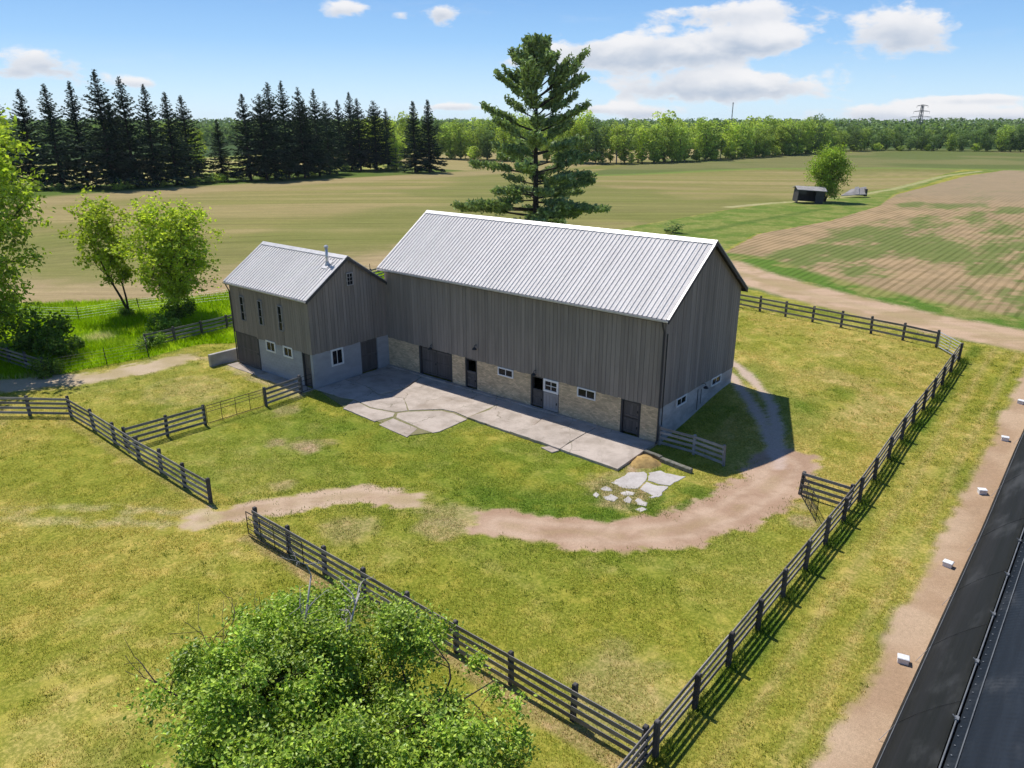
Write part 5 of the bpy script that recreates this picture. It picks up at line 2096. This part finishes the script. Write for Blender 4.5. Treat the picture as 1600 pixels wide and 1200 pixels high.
# --- big white pine behind the barn
def pine():
    rng = np.random.default_rng(909)
    h = 24.6
    tub = [([(0, 0, -.3), (.1, 0, 5), (0, .1, 12), (.05, 0, 18), (0, 0, 24.0)], .48, .05)]
    tub[0] = ([Vector(p) for p in tub[0][0]], .48, .05)
    prof_t = [0, .06, .13, .20, .28, .37, .44, .52, .60, .68, .76, .84, .92, 1.0]
    rng = np.random.default_rng(911)
    prof_r = [.5, 1.9, 3.6, 5.6, 6.8, 7.4, 5.6, 6.6, 7.6, 7.2, 8.0, 10.6, 11.6, 11.2]
    Cs, ax = [], []
    z = 2.4
    while z < h - .5:
        t = 1 - z / h
        n = 5 if t > .1 else 4
        a0 = rng.uniform(0, 6.28)
        for i in range(n):
            if rng.random() < .15:
                continue
            a = a0 + 6.283 * i / n + rng.normal(0, .22)
            ln = float(np.interp(t, prof_t, prof_r)) * rng.choice([.6, .8, 1.0, 1.12]) * rng.uniform(.85, 1.05)
            rise = .75 - 1.05 * t + rng.normal(0, .08)     # upper limbs climb, lower ones lie level
            p = Vector((0, 0, z + rng.uniform(-.3, .3)))
            d = Vector((math.cos(a), math.sin(a), rise)).normalized()
            pts = [p]
            k = 6
            for j in range(k):
                d = (d + Vector((rng.normal(0, .05), rng.normal(0, .05), .035 if t < .5 else .05 - .02 * j))).normalized()
                p = p + d * ln / k
                pts.append(p)
            tub.append((pts, .05 + .012 * ln, .015))
            m = int(ln * 3.9)
            for s in range(m):
                f = .34 + .66 * (s + rng.uniform(0, 1)) / m
                jj = min(k - 1, int(f * k))
                b = pts[jj].lerp(pts[jj + 1], f * k - jj)
                side = 1 if s % 2 else -1
                sd = Vector((-math.sin(a) * side, math.cos(a) * side, 0)) * rng.uniform(.5, 1) + d * .7 + Vector((0, 0, .18))
                sd.normalize()
                sl = (.35 + 1.15 * (1 - f) + .5) * rng.uniform(.5, 1.1) * min(1, ln / 5)
                e = b + sd * sl
                tub.append(([b, e], .022, .008))
                q = max(2, int(sl / .28))
                for w in range(q):
                    c = b.lerp(e, (w + 1) / q)
                    for g in range(7):
                        Cs.append((c.x + rng.normal(0, .14), c.y + rng.normal(0, .14), c.z + rng.normal(.10, .21)))
                        ax.append((sd.x * .6 + rng.normal(0, .5), sd.y * .6 + rng.normal(0, .5), .35 + abs(rng.normal(0, .5))))
        z += (rng.uniform(.95, 1.45) if t < .62 else rng.uniform(.7, 1.15)) if t > .15 else .5
    for g in range(160):
        Cs.append((rng.normal(0, .25), rng.normal(0, .25), h - abs(rng.normal(0, .6))))
        ax.append((rng.normal(0, .4), rng.normal(0, .4), 1))
    V, F = leaf_quads(rng, np.array(Cs), .60, .42, .3, .3, np.array(ax))
    crown = mesh_np('crown', V, F, M['needle_pine'])
    return tube_mesh('trunk', tub, M['bark'], 8), crown


tr_, cr_ = pine()
plant_tree('pine_tree', 'single huge layered pine standing behind the large barn', 'tree', (-41.0, 41.0, 2.0), tr_, cr_, .6)

# --- pylon and thin mast on the horizon
def pylon(label, x, y, h, arms, w0, member, name='pylon'):
    root = thing(name, label, 'pylon', (x, y, 2), R(-20))
    mb = MB()
    for sx in (-1, 1):
        for sy in (-1, 1):
            mb.tube([(sx * w0, sy * w0, 0), (sx * w0 * .28, sy * w0 * .28, h * .62), (sx * w0 * .16, sy * w0 * .16, h)], member, 4)
    k = 9
    for i in range(k):
        za, zb = h * i / k, h * (i + 1) / k
        wa = np.interp(za, [0, h * .62, h], [w0, w0 * .28, w0 * .16])
        wb = np.interp(zb, [0, h * .62, h], [w0, w0 * .28, w0 * .16])
        for sy in (-1, 1):
            mb.tube([(-wa, sy * wa, za), (wb, sy * wb, zb)], member * .6, 3)
            mb.tube([(wa, sy * wa, za), (-wb, sy * wb, zb)], member * .6, 3)
    mb.build('lattice', M['steel'], root)
    for f, l in arms:
        mb = MB()
        z = h * f
        mb.tube([(-l, 0, z), (0, 0, z + .9), (l, 0, z)], member * .8, 4)
        mb.tube([(-l, 0, z), (l, 0, z)], member * .8, 4)
        for s in (-1, 1):
            mb.tube([(s * l, 0, z), (s * l, 0, z - 1.5)], member * .5, 3)
        mb.build('cross_arm', M['steel'], root)


pylon('lattice steel power pylon rising over the far hedge on the right', -120.8, 599.5, 25.6, ((.98, 4.2), (.83, 6.0), (.68, 8.0)), 3.6, .20)
pylon('faint thin mast above the wood edge right of the pine', -300, 675, 31, ((.97, 1.0),), .8, .12, 'mast')

# ------------------------------------------------------------------ grass
def tufts(name, label, xy, hgt, blades, spread, seed, width=.012, tint=None):
    rng = np.random.default_rng(seed)
    n = len(xy)
    alb, _, _, _ = land(xy[:, 0], xy[:, 1])
    alb = alb * rng.uniform(.8, 1.2, (n, 1))
    if tint is not None:
        alb = alb * (1 - tint[1]) + np.array(tint[0]) * tint[1]
    z = hz(xy[:, 0], xy[:, 1]) + .05 * ss(120, 30, np.hypot(xy[:, 0], xy[:, 1])) * (fbm(xy[:, 0], xy[:, 1], .5, 3, 41) - .5)
    N = n * blades
    b = np.repeat(np.stack([xy[:, 0], xy[:, 1], z - .01], 1), blades, 0)
    b[:, :2] += rng.normal(0, spread * .5, (N, 2))
    a = rng.uniform(0, 2 * np.pi, N)
    h = hgt * rng.uniform(.5, 1.25, N)
    ln = rng.uniform(.2, .8, N) * h
    dx, dy = np.cos(a), np.sin(a)
    wv = np.stack([-dy, dx, np.zeros(N)], 1) * (width * rng.uniform(.7, 1.4, N))[:, None]
    tip = b + np.stack([dx * ln, dy * ln, h], 1)
    V = np.stack([b - wv, b + wv, tip], 1).reshape(-1, 3)
    F = np.arange(N * 3).reshape(-1, 3)
    me = mesh_np(name, V, F, M['grass'])
    at = me.attributes.new('alb', 'FLOAT_COLOR', 'POINT')
    cc = np.repeat(np.repeat(alb, blades, 0), 3, 0)
    at.data.foreach_set('color', np.concatenate([cc, np.ones((len(cc), 1))], 1).astype(np.float32).ravel())
    o = link(name, me)
    tag(o, label, 'grass', None, 'stuff')
    return o


def blocked(x, y):
    b = (x > -L - .1) & (x < .1) & (y > -.4) & (y < W + .1)
    b |= (x > XL - .1) & (x < X0 + .1) & (y > Y0 - .1) & (y < Y0 + W2)
    for pz in slabs + bl:
        b |= inpoly(x, y, pz)
    b |= (x > 15.6)
    return b


def in_view(x, y):
    c, s = math.cos(R(39.66)), math.sin(R(39.66))
    dx, dy = x - 18.585, y + 35.463
    f = -s * dx + c * dy
    r = c * dx + s * dy
    return (f > 8) & (np.abs(r) < .74 * f + 2)


rng = np.random.default_rng(2024)
n = 430000
x = rng.uniform(-42, 15.6, n)
y = rng.uniform(-34, 30, n)
_, _, tf, us = land(x, y)
dist = np.hypot(x - 18.6, y + 35.5)
keepm = (~blocked(x, y)) & in_view(x, y) & (us == 0) & (rng.random(n) < np.clip(34 / dist, .25, 1)) & (fbm(x, y, .8, 3, 71) > .38)
xy = np.stack([x[keepm], y[keepm]], 1)
tufts('lawn_grass', 'short mown grass tufts over the yard and paddock', xy, .075, 3, .16, 1, .013)
# taller meadow
n = 60000
x = rng.uniform(-66, -32, n)
y = rng.uniform(-26, 22, n)
_, _, tf, us = land(x, y)
k = (us == 1) & in_view(x, y) & ~blocked(x, y)
tufts('meadow_grass', 'tall bright unmown grass in the meadow', np.stack([x[k], y[k]], 1), .42, 4, .22, 2, .022)
# weeds along the fences, track edges and in the slab joints
pts = []
for _ in range(1500):
    yy = -24.6 + 2.5 * rng.integers(0, 20) + rng.normal(0, .5)
    pts.append((11.12 + rng.normal(0, .14), yy))
tufts('fence_weeds', 'dark green weeds along the foot of the long fence', np.array(pts), .20, 4, .12, 3, .016, (S(104, 138, 48), .6))
pts = []
for path, wd in ((TRACK2, 1.75), (TRACK1[3:], 1.2)):
    P_ = along(path, 400)
    tn = np.gradient(P_, axis=0)
    tn /= np.linalg.norm(tn, axis=1, keepdims=True)
    nr = np.stack([-tn[:, 1], tn[:, 0]], 1)
    for s in (-1, 1):
        q = P_ + nr * s * (wd + rng.normal(0, .3, (400, 1)))
        pts.append(q[rng.random(400) < .8])
for a, b in (((-18.5, -4.75), (-16.8, -4.12)), ((-16.8, -4.12), (-14.9, -5.45)), ((-14.9, -5.5), (-13.3, -4.0)), ((-15.1, -8), (-14.9, -6.7)), ((-14.7, -6.95), (-12.2, -7.05)),
             ((-17.2, -6.7), (-15.3, -6.2)), ((-7.5, -4.1), (-7.1, -2.4)), ((-3.9, -4.2), (-3.9, -2.6)), ((.1, -4.3), (.1, -1.2))):
    q = np.array(line(a, b, 26))
    pts.append((q + rng.normal(0, .06, q.shape))[rng.random(len(q)) < .6])
pts.append(np.stack([rng.uniform(.2, 3.4, 500), rng.uniform(-7.6, -5.2, 500)], 1))
pts = np.concatenate(pts)
keep2 = np.array([not any(inpoly(np.array([p[0]]), np.array([p[1]]), bb)[0] for bb in bl) for p in pts])
tufts('track_weeds', 'green weeds along the dirt track edges and slab joints', pts[keep2], .09, 5, .20, 4, .018, (S(122, 148, 60), .6))

# ------------------------------------------------------------------ thin summer air over the fields
hm = bpy.data.materials.new('air')
hm.use_nodes = True
ht = NT(hm.node_tree)
ht.n.clear()
ho = ht.add('ShaderNodeOutputMaterial')
hv = ht.add('ShaderNodeVolumePrincipled')
hv.inputs['Color'].default_value = (.80, .88, 1.0, 1)
hv.inputs['Density'].default_value = HAZE
hv.inputs['Anisotropy'].default_value = .2
ht.l.new(hv.outputs[0], ho.inputs['Volume'])
mb = MB()
mb.box(-3000, 3200, -3300, 3000, -2.2, 37.0)
tag(mb.build('haze', hm), 'thin blue summer haze over the fields', 'haze', None, 'stuff')

# broad-leaved weeds and longer clumps left standing in the mown grass
rng = np.random.default_rng(4242)
n = 4500
x = rng.uniform(-42, 15, n)
y = rng.uniform(-34, 28, n)
_, _, _, us = land(x, y)
k = (us == 0) & in_view(x, y) & ~blocked(x, y) & (fbm(x, y, .22, 3, 91) > .52)
c0 = np.stack([x[k], y[k]], 1)
xy = np.repeat(c0, 4, 0) + rng.normal(0, .13, (len(c0) * 4, 2))
tufts('lawn_weeds', 'darker weed clumps scattered through the mown grass', xy, .10, 5, .13, 5, .02, (S(120, 142, 54), .6))
